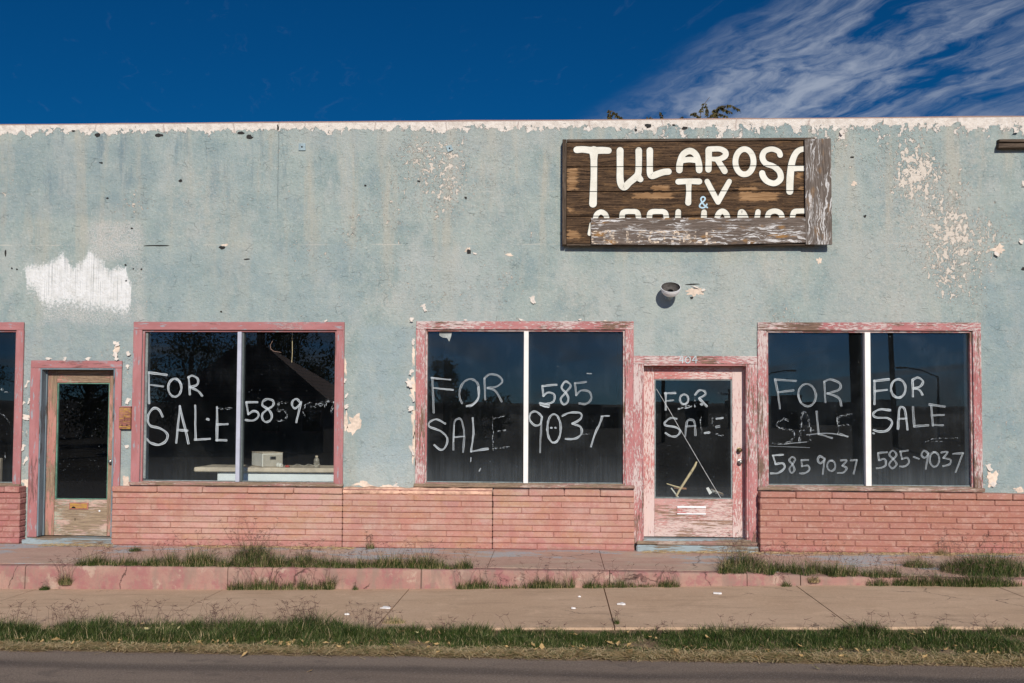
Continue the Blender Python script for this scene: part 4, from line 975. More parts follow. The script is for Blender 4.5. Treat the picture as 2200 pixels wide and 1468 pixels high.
st_ = MB(); st_.box(xa, xb+.01, -.165, -.002, .12, zt-.060, .014, 0, 0, None, .006); st_.build('step', M_TREAD, f2)
mail_slot(d2, 1454.5, 1087.5, 1516.5, 1105.5, YD2, M_DOOR_B, None, False)
knob(d2, 1589.5, 967.5, YD2, M_BRASS, .027, 'lock'); knob(d2, 1591, 993, YD2, M_STEEL, .027)
w = .028; TD = T(1380, 800, 5.242)
Dl = [([(262, 236), (265, 422)], 0, w), ([(255, 238), (372, 235)], 0, w), ([(265, 325), (350, 315)], 0, w*.8), (ell(470, 305, 47, 55, 60, 400), 0, w*.9), ([(597, 385), (595, 255)], 2, w), ([(595, 255), (640, 205), (695, 212), (712, 250), (640, 295), (640, 295), (722, 382)], 0, w*.95),
 ([(385, 525), (320, 515), (255, 565), (265, 600), (375, 620), (425, 665), (385, 720), (320, 720), (260, 685)], 0, w*.9), ([(482, 722), (500, 565), (540, 535), (585, 560), (598, 705)], 1, w), ([(490, 610), (600, 605)], 1, w*.8), ([(655, 500), (668, 692)], 2, w*.8), ([(700, 685), (755, 678)], 0, w), ([(792, 520), (792, 602)], 2, w), ([(832, 525), (908, 514)], 0, w*.8), ([(833, 615), (862, 610)], 1, w*1.3), ([(820, 692), (908, 714)], 2, w*.8),
 ([(430, 395), (470, 385), (540, 385)], 2, .045), ([(480, 395), (540, 378)], 2, .05), ([(405, 412), (415, 412)], 0, .02), ([(660, 360), (672, 366)], 0, .03)]
letters(Dl, TD, YD2+.026).build('painted_lettering', M_INK, d2)
ck = MB(); yc_ = YD2+.026-.0035                                       # the crack with tape across the pane
c0 = [W(*TD(*p), yc_) for p in ((160, 190), (300, 420), (430, 650), (560, 870), (700, 1110), (885, 1420))]
ck.ribbon(c0, .0045, yc_, .0004, 0); ck.build('glass_crack', plain('crack_line', (.55, .56, .54), .5), d2)
nm = MB(); k = 0                                                      # house number on the head of the right door frame
def nz(x, y): return W(1350+x/7.586, 740+y/7.586, YC)
for q in ([(865, 195), (830, 265), (830, 265), (905, 258)], [(885, 200), (880, 305)], [(965, 200), (935, 230), (930, 275), (960, 305), (1000, 280), (1005, 225), (970, 198)], [(1085, 200), (1040, 265), (1040, 265), (1125, 258)], [(1100, 195), (1100, 305)]):
    for sg in smooth([nz(*p) for p in q]): nm.ribbon(sg, .011, YC-.006-.0005*k, .005, 0); k += 1
nm.build('house_number', M_NUM, f2)

# --- flaking paint, bare patches, tar, dark holes ------------------------------------
def flake(px, py, rx, ry, lift=.02, ang=None, mt=M_FLAKE, up=False):
    """a curled chip: one edge on the wall, the other lifted off it"""
    cx, cz = W(px, py); sx, sz = rx/180, ry/180; n = 5; a0 = random.uniform(-.5, .5) if ang is None else ang
    sx *= .92; sz *= .92; out = [1+random.uniform(-.65, .35) for _ in range(2*n+2)]; mb = MB(); g_ = []
    for i in range(n+1):
        t = i/n; row = []
        for j, wd_ in enumerate((-1, -.35, .35, 1)):
            k = out[i] if j == 0 else out[n+i] if j == 3 else 1
            lx = wd_*k*sx*(1-.35*t+.2*math.sin(t*9+px)); lz = (1-2*t)*sz + .15*sz*math.sin(j*3+px)
            x = lx*math.cos(a0)-lz*math.sin(a0); z = lx*math.sin(a0)+lz*math.cos(a0)
            row.append((cx+x, -.0015-lift*(t if not up else 1-t)**1.8, cz+z))
        g_.append(row)
    for a, c in zip(g_, g_[1:]):
        for j in range(3):
            q = [a[j], c[j], c[j+1], a[j+1]]; mb.face(q, None, 0, False); mb.face([(p[0], p[1]+.0012, p[2]) for p in q][::-1], None, 0, False)
    return mb.build('paint_flake', mt, facade)
for a in [(884, 687, 6, 5, .03), (881, 824, 11, 8, .045), (882, 878, 7, 6, .04), (884, 800, 4, 7, .03), (886, 855, 4, 10, .03), (885, 968, 5, 12, .03), (888, 735, 4, 8, .02), (741, 818, 4, 5, .02), (744, 874, 6, 5, .03), (745, 850, 3, 6, .02),
          (250, 764, 8, 12, .05), (276, 760, 6, 6, .025), (275, 788, 5, 5, .02), (140, 772, 4, 5, .03), (190, 771, 6, 4, .03), (105, 771, 9, 3, .02), (252, 740, 6, 5, .02), (247, 737, 5, 4, .015), (57, 897, 9, 6, .02), (63, 862, 3, 7, .02), (58, 825, 3, 9, .015), (51, 866, 3, 4, .012), (275, 862, 6, 7, .02), (273, 960, 6, 4, .015),
          (55, 990, 4, 10, .015), (50, 962, 4, 8, .015), (1120, 688, 7, 2.2, .018), (1246, 687, 5, 2.2, .018), (1000, 688, 4, 2.2, .018), (912, 662, 5, 9, .02), (1145, 645, 6, 9, .02), (1808, 285, 6, 7, .03), (2180, 280, 7, 8, .035), (1960, 694, 5, 2.2, .018), (1300, 690, 6, 2.2, .018), (700, 690, 5, 2.2, .018), (2125, 1005, 6, 8, .02), (2132, 1040, 8, 7, .02), (2140, 545, 9, 6, .03), (1494, 617, 9, 2, .02), (1510, 624, 6, 3, .02), (2198, 395, 4, 7, .02), (2194, 520, 6, 5, .02), (1020, 545, 6, 2, .01), (850, 1045, 8, 5, .015), (1630, 1050, 6, 5, .02)]:
    flake(*a)
def patch(px, py, rx, ry, mt=M_BARECREAM, th=.003, amp=.6, n=28, name='bare_patch'):
    return MB().plate(ragged(px, py, rx, ry, 0, n, amp), -th, th-.0005).build(name, mt, facade)
random.seed(5)
for a in [(762, 912, 14, 15), (2144, 535, 12, 11), (1494, 627, 19, 9), (273, 1042, 8, 14), (57, 1036, 7, 8), (250, 752, 7, 10), (57, 897, 7, 6), (1005, 537, 6, 6), (484, 527, 6, 3), (888, 835, 5, 26), (888, 900, 4, 30), (889, 960, 4, 25), (888, 760, 4, 24), (780, 1040, 22, 5), (840, 1047, 20, 4), (2130, 1030, 10, 16), (2190, 1052, 14, 5), (1760, 560, 5, 5), (1835, 394, 5, 5), (1095, 548, 7, 3), (742, 790, 3, 20), (743, 905, 3, 18)]:
    patch(*a)
for a in [(210, 291, 6, 4), (344, 291, 9, 4), (517, 286, 8, 3), (536, 295, 8, 5), (158, 282, 4, 2), (1392, 271, 7, 5), (1366, 280, 3, 3), (1470, 276, 7, 4), (1447, 269, 4, 2), (1007, 542, 5, 6), (477, 532, 6, 4), (388, 389, 4, 3), (336, 528, 24, 1.5), (1486, 611, 14, 1.5), (1486, 640, 4, 3), (218, 350, 4, 2), (26, 577, 2, 2), (37, 579, 2, 2), (270, 570, 2, 2), (287, 578, 2, 2), (304, 579, 2, 2), (271, 603, 2, 2), (475, 670, 2, 2), (900, 390, 3, 2), (1000, 425, 3, 3), (785, 399, 3, 2), (1830, 338, 5, 2), (529, 557, 6, 1.4), (12, 545, 2, 8), (1858, 465, 3, 3), (2198, 578, 4, 4), (597, 274, 2, 8), (231, 426, 3, 2), (283, 491, 3, 2)]:
    patch(*a, M_TAR_HOLE, .004, .4, 10, 'tar_hole_patch')  # tar bits, plus flat black plates standing in for dark holes

# ------------------------------------------------------------------ the big sign
random.seed(21)
YS = -.095; YO = -.135
sx0, sx1, sz0, sz1 = rect(1208, 299, 1729, 525, YS)
sign = thing('shop_sign', 'big weathered wooden sign of dark boards with cream painted letters, above the wall lamp', 'sign', ((sx0+sx1)/2, 0, sz0))
bx0 = W(1217.5, 400, YS)[0]; bx1 = W(1733, 400, YS)[0]
rows = [W(1400, p, YS)[1] for p in (304.5, 358.2, 411.5, 464.5, 524)]
for za, zb in zip(rows[1:], rows):
    MB().box(bx0, bx1, YS, -.03, za+.005, zb-.005, .003, 0, 0).build('board', M_BOARD, sign)
fr = MB(); x = sx0
fr.box(sx0, bx0-.003, YS-.022, -.002, sz0-.004, sz1+.002, .004, 0, 2); fr.box(bx0, bx1+.1, YS-.014, -.03, rows[0]+.001, sz1+.004, .004, 0, 0); fr.box(bx0, bx1+.1, YS-.012, -.03, sz0-.018, rows[-1]-.001, .004, 0, 0)
fr.box(sx0+.02, bx1, -.027, -.002, sz0+.05, sz1-.05, .002, 0, 0)
fr.build('frame', M_FRAME, sign); MB().box(bx0, bx1, -.0295, -.0285, sz0+.02, sz1-.02, 0).build('backing', M_BLACK, sign)
Z1 = lambda x, y: (1190+x/5.242, 280+y/5.242)
Z2 = lambda x, y: (1490+x/5.244, 280+y/5.244)
PX = lambda x, y: (x, y)
pxm = lambda v: v/5.243/181.5*.94                                     # zoomed width -> metres at the sign plane
LT = []
def sl_(tr, pts, w): LT.append((tr, pts, w))
sl_(Z1, [(258, 222), (330, 218), (440, 230), (540, 228), (615, 231)], [76, 74, 80, 78, 72]); sl_(Z1, [(448, 235), (450, 330), (450, 500), (445, 690), (440, 830)], [110, 76, 72, 80, 86])
sl_(Z1, [(745, 230), (745, 400), (746, 560), (765, 625), (800, 640), (850, 590), (910, 540), (948, 490), (955, 380), (955, 230)], [78, 74, 78, 78, 76, 74, 76, 72, 70, 74]); sl_(Z1, [(940, 500), (960, 540), (975, 555)], [70, 72, 66])
sl_(Z1, [(1080, 230), (1080, 380), (1082, 480), (1105, 515), (1180, 490), (1240, 472), (1290, 468)], [74, 68, 72, 76, 74, 72, 72])
sl_(PX, [(1459.5, 366), (1460.5, 352), (1467, 333), (1482, 325), (1495, 333), (1501, 352), (1502, 366)], [14, 14, 13, 14, 13, 14, 14]); sl_(PX, [(1464, 345.5), (1481, 343.5), (1499, 345.5)], [12]*3)
sl_(Z2, [(167, 445), (170, 330), (170, 225)], [70, 70, 74]); sl_(Z2, [(170, 216), (290, 213), (350, 240), (362, 275), (340, 305), (280, 328), (195, 325)], [62, 60, 64, 66, 64, 56, 50]); sl_(Z2, [(265, 330), (310, 400), (350, 463)], [62, 64, 68])
sl_(Z2, ell(573, 357, 102, 142, 80, 372, 20), 64); sl_(Z2, [(975, 282), (955, 240), (880, 214), (800, 240), (775, 310), (812, 375), (900, 410), (968, 470), (978, 550), (912, 600), (830, 577), (785, 525), (772, 485)], [62, 60, 58, 62, 66, 64, 62, 66, 68, 64, 66, 70, 68])
sl_(Z2, [(1083, 692), (1087, 540), (1105, 380), (1145, 270), (1200, 222), (1270, 213)], [76, 80, 74, 66, 62, 60]); sl_(Z2, [(1110, 436), (1180, 432), (1270, 432)], [62, 58, 60])
sl_(PX, [(1457, 391), (1480, 390), (1502, 390.5)], [12.5, 12, 13]); sl_(PX, [(1479.5, 393), (1479.5, 412), (1478.5, 436)], [13, 10.5, 13]); sl_(Z2, [(152, 578), (215, 700), (275, 812)], [58, 62, 58]); sl_(Z2, [(275, 812), (340, 690), (403, 577)], [58, 62, 56])
sl_(Z1, [(465, 1010), (482, 950), (530, 922), (580, 950), (600, 1010)], [58]*5); sl_(Z1, [(400, 1170), (425, 1060)], [42, 50]); sl_(Z1, [(768, 1020), (778, 930), (870, 917), (940, 930), (955, 1020)], [62, 62, 56, 60, 62]); sl_(Z1, [(1075, 1020), (1087, 930), (1180, 917), (1252, 930), (1268, 1020)], [62, 62, 56, 60, 62]); sl_(Z1, [(1395, 1020), (1400, 920)], [66, 62])
sl_(Z2, [(115, 1010), (118, 925)], [68, 62]); sl_(Z2, [(262, 1010), (280, 945), (323, 915), (368, 945), (385, 1010)], [62]*5); sl_(Z2, [(520, 1010), (532, 925), (565, 940), (600, 1020)], [58, 60, 60, 60]); sl_(Z2, [(712, 1010), (726, 920)], [62, 58]); sl_(Z2, [(828, 1010), (850, 935), (918, 912), (980, 940), (1000, 1010)], [58, 60, 58, 60, 58]); sl_(Z2, [(1110, 1010), (1130, 925), (1200, 912), (1270, 912)], [58, 60, 56, 56])
lm = MB(); ol = MB(); k = 0
for tr, pts, wd_ in LT:
    wp = [W(*tr(*p), YS) for p in pts]; n0 = len(wp); cv = smooth(wp, 6)[0]
    wl = wd_ if isinstance(wd_, list) else [wd_]*n0; scale = (1/181.5*1.0) if tr is PX else (1/5.243/181.5)
    scale *= 1.0
    ww = [wl[min(int(i/(len(cv)-1)*(n0-1)), n0-2)]*(1-(i/(len(cv)-1)*(n0-1)) % 1 if i < len(cv)-1 else 0)+wl[min(int(i/(len(cv)-1)*(n0-1))+1, n0-1)]*((i/(len(cv)-1)*(n0-1)) % 1 if i < len(cv)-1 else 1) for i in range(len(cv))]
    ww = [q*scale for q in ww]
    lm.ribbon(cv, ww, YS-.0060-.0003*(k % 5), .002, 0, .0001); ol.ribbon(cv, [q+.012 for q in ww], YS-.0026-.0003*(k % 5), .001, 0, .0001); k += 1
lo_ = lm.build('lettering', M_CREAM, sign); ol.build('letter_outline', M_OUTL, lo_)
am = MB()
for i, q in enumerate(smooth([W(*Z2(*p), YS) for p in [(155, 872), (120, 845), (85, 790), (88, 762), (110, 752), (130, 768), (120, 795), (80, 830), (68, 858), (90, 874), (125, 870), (150, 835)]], 5)): am.ribbon(q, .018, YS-.004, .002, 0, .0006)
am.build('ampersand', M_AMP, sign)
# planks nailed over it
def warped_plank(poly_top, poly_bot, Y, th, name, M, ax):
    mb = MB(); n = len(poly_top); ru, rv = random.uniform(0, 9), random.uniform(0, 9)
    tp = [W(*p, Y) for p in poly_top]; bt = [W(*p, Y) for p in poly_bot]
    uvf = lambda p: (p[0]+ru, p[2]+p[1]+rv) if ax == 0 else (p[2]+ru, p[0]+p[1]+rv)
    add = lambda q: mb.face(q, [uvf(p) for p in q])
    for i in range(n-1):
        a, c, d_, e = (tp[i][0], Y, tp[i][1]), (tp[i+1][0], Y, tp[i+1][1]), (bt[i+1][0], Y, bt[i+1][1]), (bt[i][0], Y, bt[i][1])
        bk = lambda p: (p[0], Y+th, p[2])
        add([e, d_, c, a]); add([bk(a), bk(c), bk(d_), bk(e)]); add([a, c, bk(c), bk(a)]); add([d_, e, bk(e), bk(d_)])
        if i == 0: add([e, a, bk(a), bk(e)])
        if i == n-2: add([c, d_, bk(d_), bk(c)])
    return mb.build(name, M, sign)
hx = (1270, 1360, 1450, 1540, 1630, 1731)
pb = warped_plank([(x, 469-(x-1270)*.0035) for x in hx], list(zip(hx, (525, 525.5, 526, 526, 523.5, 521))), YO, .035, 'cover_plank', M_GREYW, 0)
pv = warped_plank([(1729, 298.5), (1757, 298), (1785, 297.5)], [(1731.5, 525), (1758, 525.5), (1788, 525.5)], YO-.004, .038, 'cover_plank', M_GREY, 2)
MB().box(W(1732, 500, -.1)[0], W(1776, 500, -.1)[0], -.096, -.002, sz0+.03, sz1-.02, .003, 0, 2).build('back_post', M_FRAME, sign)
gl = MB(); Z3 = lambda x, y: (1250+x/4.4, 430+y/4.4); k = 0
for pts in [[(180, 330), (165, 298), (125, 298), (100, 345), (110, 400), (180, 402)], [(215, 355), (225, 300), (265, 290), (270, 385), (215, 400), (212, 355)], [(298, 300), (298, 398), (298, 398), (335, 396)], [(430, 300), (430, 400), (430, 400), (490, 400)], [(545, 300), (540, 400)], [(545, 300), (600, 300)], [(535, 345), (575, 345)],
            [(720, 300), (660, 300), (640, 345), (650, 395), (720, 398)], [(740, 300), (810, 300)], [(775, 300), (780, 400)], [(855, 400), (870, 320), (895, 300), (920, 330), (928, 400)], [(860, 360), (925, 360)], [(965, 300), (968, 400)], [(965, 302), (1010, 310), (1012, 340), (970, 350), (970, 350), (1025, 365), (1022, 395), (968, 400)], [(1070, 295), (1070, 400), (1070, 400), (1125, 400)], [(1180, 300), (1180, 400)], [(1180, 300), (1240, 295)], [(1180, 350), (1225, 348)], [(1180, 402), (1260, 400)]]:
    for q in smooth([W(*Z3(*p), YO) for p in pts]): gl.ribbon(q, .026, YO-.0012-.0003*(k % 6), .0006, 0, .0003); k += 1
gm_, b = mat('worn_cream_letters'); uv = b.uv(); n_ = b.noise(b.mp(b.obj(), (9, 1, 40)), 1., 5, .7); nn = b.noise(b.mp(b.obj(), (30, 1, 60), (3, 0, 2)), 1., 3, .6)
tr_ = b.n('ShaderNodeBsdfTransparent'); df_ = b.n('ShaderNodeBsdfDiffuse'); b.put(df_, 0, (.72, .58, .44)); ms_ = b.n('ShaderNodeMixShader')
b.put(ms_, 0, b.mul(b.ss(n_, .47, .55), b.ss(nn, .40, .52))); b.t.links.new(tr_.outputs[0], ms_.inputs[1]); b.t.links.new(df_.outputs[0], ms_.inputs[2]); b.out(ms_.outputs[0])
gl.build('faded_lettering', gm_, pb)

# a second sign's dark end at the right edge
x0, z1 = W(2143, 300, -.05); xr = XB-3.2
s2 = thing('sign_board', 'dark split timber rail of a sign cut off by the right edge', 'sign', (x0, 0, z1))
zt, zm, zb = W(2170, 299.5, -.05)[1], W(2170, 307, -.05)[1], W(2170, 319, -.05)[1]
MB().box(x0+.012, xr, -.07, -.002, zm+.004, zt, .006, 0, 0, None, .005).build('upper_rail', M_FRAME, s2)
MB().box(x0, xr, -.085, -.002, zb, zm-.012, .006, 0, 0, None, .005).build('lower_rail', M_FRAME, s2)
MB().box(x0+.05, xr, -.03, -.003, zm-.0118, zm+.0038, .002, 0, 0).build('gap_filler', M_BLACK, s2)

# ------------------------------------------------------------------ wall lamp, mail box, metal plates
lx, lz = W(1441, 617, -.2)
lamp = thing('wall_lamp', 'white bell shaped lamp jutting from the blue wall below the big sign', 'lamp', (lx, 0, lz))
ax = Vector((-.02, -.62, .78)).normalized(); ctr = Vector((lx, -.20, lz+.0))
base = ctr - ax*.105
mb = MB(); mb.lathe(base, ax, [(.030, -.01), (.050, 0), (.084, .018), (.104, .045), (.113, .075), (.115, .105), (.111, .106)], 36)
sh = mb.build('lamp_shade', M_WHITE, lamp)
MB().lathe(base, ax, [(.1105, .1055), (.108, .080), (.098, .052), (.074, .026), (.030, .006)], 36).build('shade_lining', M_SHADEIN, sh)
mb = MB(); mb.lathe(base, ax, [(.034, .0), (.034, .055), (.030, .058), (.026, .056), (.026, .02), (.001, .018)], 24); mb.build('socket', M_BLACK, lamp)
mb = MB(); el = Vector((lx, -.045, lz-.085)); mb.tube([Vector((lx, -.004, lz-.09)), el, base+ax*-.03, base+ax*.002], [.022, .022, .030, .030], 14); mb.build('arm', M_METAL, lamp)
mb = MB(); mb.lathe((lx, -.001, lz-.09), (0, -1, 0), [(.050, 0), (.050, .012), (.035, .022), (.001, .024)], 24); mb.build('wall_plate', M_METAL, lamp)

def metal_plate(px, py, s, tilt, label):
    x, z = W(px, py, -.01); t = thing('metal_plate', label, 'plate', (x, 0, z), 'small metal plates bolted to the wall'); c, q = math.cos(tilt)*s/2, math.sin(tilt)*s/2
    MB().plate([(x-c+q, z-c-q), (x+c+q, z-c+q), (x+c-q, z+c+q), (x-c-q, z+c-q)], -.014, .012).build('plate', M_METAL, t)
    MB().lathe((x, -.0145, z), (0, -1, 0), [(.010, 0), (.010, .007), (.001, .008)], 6).build('bolt', M_TAR_HOLE, t)
metal_plate(649, 316, .085, 0, 'small square blue grey plate with a bolt, left of the big sign and upright')
metal_plate(966, 319, .07, .35, 'small square blue grey plate hanging tilted, nearest to the big sign')

x0, x1, z0, z1 = rect(255.5, 873.5, 280, 922, -.06)
mbx = thing('mail_box', 'small yellow and pink rusted metal mail box between left door and window', 'mail box', ((x0+x1)/2, 0, z0))
MB().box(x0, x1, -.06, -.001, z0, z1-.012, .006, 0, 0).build('box', M_YELLOW, mbx)
MB().box(x0-.004, x1+.006, -.066, -.001, z1-.010, z1+.004, .003, 0, 0).build('lid', M_TRIM_A, mbx)
pl = MB(); xm = (x0+x1)/2
for q in (-.03, .03): pl.box(xm+q-.006, xm+q+.006, -.0625, -.0605, z0+.035, z0+.055, .001)
pl.box(xm-.002, xm+.002, -.0625, -.0605, z0+.09, z0+.15, .001); pl.build('slot', M_BLACK, mbx)

# ------------------------------------------------------------------ things inside window 1 and behind the right door
YCN = .62
xa, za = W(467, 1012, YCN); xb = W(722, 1012, YCN)[0]; zb = W(600, 1015, YCN)[1]
cn = thing('counter', 'white painted counter with worn overhanging top inside the left window', 'counter', ((xa+xb)/2, YCN+.3, .3))
MB().box(xa, xb, YCN, YCN+.55, .3, zb, .004).build('body', M_COUNTER, cn)
MB().box(xa+.01, xb-.01, YCN-.012, YCN-.0005, W(600, 1034, YCN)[1]-.3, W(600, 1018.5, YCN)[1], .003).build('apron', M_COUNTER, cn)
xt = W(416, 1009, YCN-.07)[0]; zt = W(600, 1005.5, YCN-.07)[1]
MB().box(xt, xb+.04, YCN-.07, YCN+.6, zb+.001, zt, .012).build('top', M_CTOP, cn)
# cream file case turned a little
cx, cy = W(568, 1000, YCN+.13)[0], YCN+.13
fc = thing('file_case', 'cream metal file drawer case sitting on the counter inside the window', 'case', (cx, cy, zt))
ca, sa = math.cos(-.62), math.sin(-.62); wL, dL, hL = .27, .42, .175
def rot(mb_):
    mb_.v = [(cx+(x*ca+y*sa), cy+.12+(-x*sa+y*ca)*1.0, zt+z+.002) for x, y, z in mb_.v]; return mb_
rot(MB().box(-wL/2, wL/2, -dL/2, dL/2, 0, hL, .008)).build('case', M_CASE, fc)
rot(MB().box(-wL/2+.008, wL/2-.008, -dL/2-.006, -dL/2-.0005, .01, hL-.015, .003)).build('front', M_CASEF, fc)
rot(MB().box(-wL/2-.002, wL/2+.002, -dL/2-.004, dL/2+.002, hL+.0005, hL+.010, .003)).build('lid', M_CTOP, fc)
rot(MB().box(-.04, .04, -dL/2-.016, -dL/2-.0065, .095, .135, .004)).build('label_holder', M_STEEL, fc)
rot(MB().box(-.026, .026, -dL/2-.0185, -dL/2-.0165, .103, .127, .001)).build('label_slot', M_BLACK, fc)
xq = W(680, 1000, YCN+.1)[0]
bt = thing('bottle', 'small clear plastic bottle standing on the counter behind the glass', 'bottle', (xq, YCN+.1, zt))
M_PET, b = mat('dusty_clear_plastic'); n_ = b.noise(b.obj(), 30, 4); t_ = b.n('ShaderNodeBsdfTransparent'); b.put(t_, 0, (.8, .78, .72)); p_ = b.pr((.5, .45, .38), .25, None, .5); ms_ = b.n('ShaderNodeMixShader'); b.put(ms_, 0, b.ss(n_, .3, .7, .25, .6)); b.t.links.new(t_.outputs[0], ms_.inputs[1]); b.t.links.new(p_, ms_.inputs[2]); b.out(ms_.outputs[0])
MB().lathe((xq, YCN+.1, zt+.001), (0, 0, 1), [(.001, 0), (.036, 0), (.038, .008), (.036, .04), (.038, .045), (.036, .075), (.037, .085), (.030, .108), (.017, .122), (.016, .132)], 24).build('bottle_body', M_PET, bt)
MB().lathe((xq, YCN+.1, zt+.131), (0, 0, 1), [(.018, 0), (.018, .018), (.001, .019)], 20).build('cap', M_CTOP, bt)
def loose(name, label, cat, mb_, M, base): tag(mb_.build(name, M, None, base), label, cat); 
x = W(603, 1004, YCN)[0]
mb_ = MB().lathe((x-.04, YCN+.0, zt+.033), (1, -.5, -.1), [(.030, 0), (.033, .01), (.026, .03), (.032, .045), (.026, .06), (.022, .075), (.010, .076), (.008, .04)], 18); loose('porcelain_knob', 'grey ribbed porcelain insulator lying beside the cream case', 'insulator', mb_, M_CASE, (x, YCN, zt))
x = W(615, 1005, YCN)[0]; mb_ = MB().box(x-.02, x+.03, YCN, YCN+.05, zt, zt+.025, .008, 0, 0, None, .006); loose('red_scrap', 'crumpled red scrap on the counter top', 'scrap', mb_, M_RED, (x, YCN, zt))
mb_ = MB(); p0 = W(628, 1004, YCN)
mb_.tube([(p0[0]+.05*i, YCN+.02*math.sin(i*2.), zt+.012+.035*abs(math.sin(i*1.1))) for i in range(8)], .0035, 6); loose('bent_wire', 'thin bent wire lying on the counter near the bottle', 'wire', mb_, M_CASEF, (p0[0], YCN, zt))
# cord and loop hanging behind the pane
x, z = W(628, 727, .2); mb_ = MB().tube([(x, .2, W(628, 690, .2)[1]), (x, .2, z), (x+.003, .2, W(627, 760, .2)[1]), (x-.003, .2, W(627, 779, .2)[1])], .004, 6); mb_.lathe((x, .2, z-.012), (0, 0, 1), [(.001, 0), (.012, .006), (.010, .02), (.001, .026)], 10)
loose('hanging_cord', 'knotted pale cord hanging inside the left window', 'cord', mb_, M_STICK, (x, .2, z))
pts = [Vector((W(px_, py_, .2)[0], .2, W(px_, py_, .2)[1])) for px_, py_ in ((586, 732), (580.5, 742), (582, 750), (588, 755), (595, 756), (604, 757.5))]
loose('curled_wire', 'curled reddish wire dangling inside the left window', 'wire', MB().tube(pts, .003, 6), plain('red_brown_wire', (.38, .22, .16)), pts[0])
# sticks behind the right door
def P3(x, y, Y): q = TD(x, y); return P(*q, Y)
M_LEDGEW = plain('dusty_inner_ledge', (.10, .095, .09), .9, 0, .3)
zl = W(1490, 1073, .3)[1]
tag(MB().box(W(1400, 1060, .4)[0], W(1585, 1060, .4)[0], .25, .75, zl-.25, zl, .006).build('inner_bench', M_LEDGEW, None, (W(1490, 1060, .4)[0], .5, zl-.25)), 'low dusty bench behind the glass of the right door', 'bench')
loose('broken_stick', 'long pale broken stick leaning behind the right door glass', 'stick', MB().tube([P3(380, 1400, .32), P3(430, 1310, .38), P3(540, 1140, .42), P3(590, 1060, .44), P3(612, 1008, .45)], [.013, .014, .016, .015, .010], 8), M_STICK, P3(380, 1400, .32))
loose('crossed_stick', 'thin grey stick crossing the long stick behind the door glass', 'stick', MB().tube([P3(325, 1305, .40), P3(370, 1365, .37), P3(405, 1408, .34)], .009, 7), M_CASE, P3(325, 1305, .40))
loose('splinter', 'thin brown splinter lying behind the door glass', 'splinter', MB().tube([P3(275, 1255, .5), P3(390, 1292, .46), P3(440, 1300, .45)], [.006, .010, .006], 6), M_STICK, P3(275, 1255, .5))
loose('orange_stick', 'short orange brown stick behind the door glass', 'stick', MB().tube([P3(360, 1300, .5), P3(430, 1308, .45), P3(495, 1312, .42)], .013, 7), plain('orange_wood', (.42, .2, .1)), P3(360, 1300, .5))
q = [P3(*p, .35) for p in ((718, 1305), (745, 1295), (787, 1355), (757, 1380))]; mb_ = MB().plate([(p.x, p.z) for p in q], .35, .012); loose('paper_card', 'small cream card standing behind the door glass', 'card', mb_, M_PAPER, q[0])
loose('grey_plank', 'grey plank end lying in the corner behind the door glass', 'plank', MB().tube([P3(770, 1325, .4), P3(990, 1412, .38)], .018, 4), M_GREY, P3(780, 1330, .4))

# ------------------------------------------------------------------ grass, weeds, leaves, litter
random.seed(77)
def blade(mb, x, y, z, h, mi, lean=None, w=.005):
    a = random.uniform(0, 6.283) if lean is None else lean + random.uniform(-.8, .8)
    k = random.uniform(.2, 1.45)*h; c, s_ = math.cos(a), math.sin(a); wx, wy = -s_*w/2, c*w/2
    if abs(wx) < w*.25: wx = w*.25
    m1 = (x+c*k*.35, y+s_*k*.35, z+h*.6); t = (x+c*k, y+s_*k, z+h*random.uniform(.82, 1))
    mb.face([(x-wx, y-wy, z), (x+wx, y+wy, z), (m1[0]+wx*.8, m1[1]+wy*.8, m1[2]), (m1[0]-wx*.8, m1[1]-wy*.8, m1[2])], None, mi)
    mb.face([(m1[0]-wx*.8, m1[1]-wy*.8, m1[2]), (m1[0]+wx*.8, m1[1]+wy*.8, m1[2]), t], None, mi)
def seedhead(mb, x, y, z, h, mi=4, w=.0028):
    a = random.uniform(0, 6.283); k = h*random.uniform(.15, .55); top = Vector((x+math.cos(a)*k, y+math.sin(a)*k, z+h))
    def st(p, q, w0):
        p, q = Vector(p), Vector(q); d_ = (q-p); s_ = Vector((d_.z, 0, -d_.x)); s_ = s_.normalized()*w0/2 if s_.length > 1e-5 else Vector((w0/2, 0, 0))
        mb.face([p-s_, p+s_, q+s_*.6, q-s_*.6], None, mi)
    mid = (x+math.cos(a)*k*.3, y+math.sin(a)*k*.3, z+h*.55); st((x, y, z), mid, w*.8); st(mid, top, w*.8)
    for _ in range(random.choice((3, 4, 4, 5))):
        b_ = random.uniform(0, 6.283); l = random.uniform(.022, .045)
        st(top, top+Vector((math.cos(b_)*l, math.sin(b_)*l, random.uniform(-.01, .028))), w)
vg = MB()
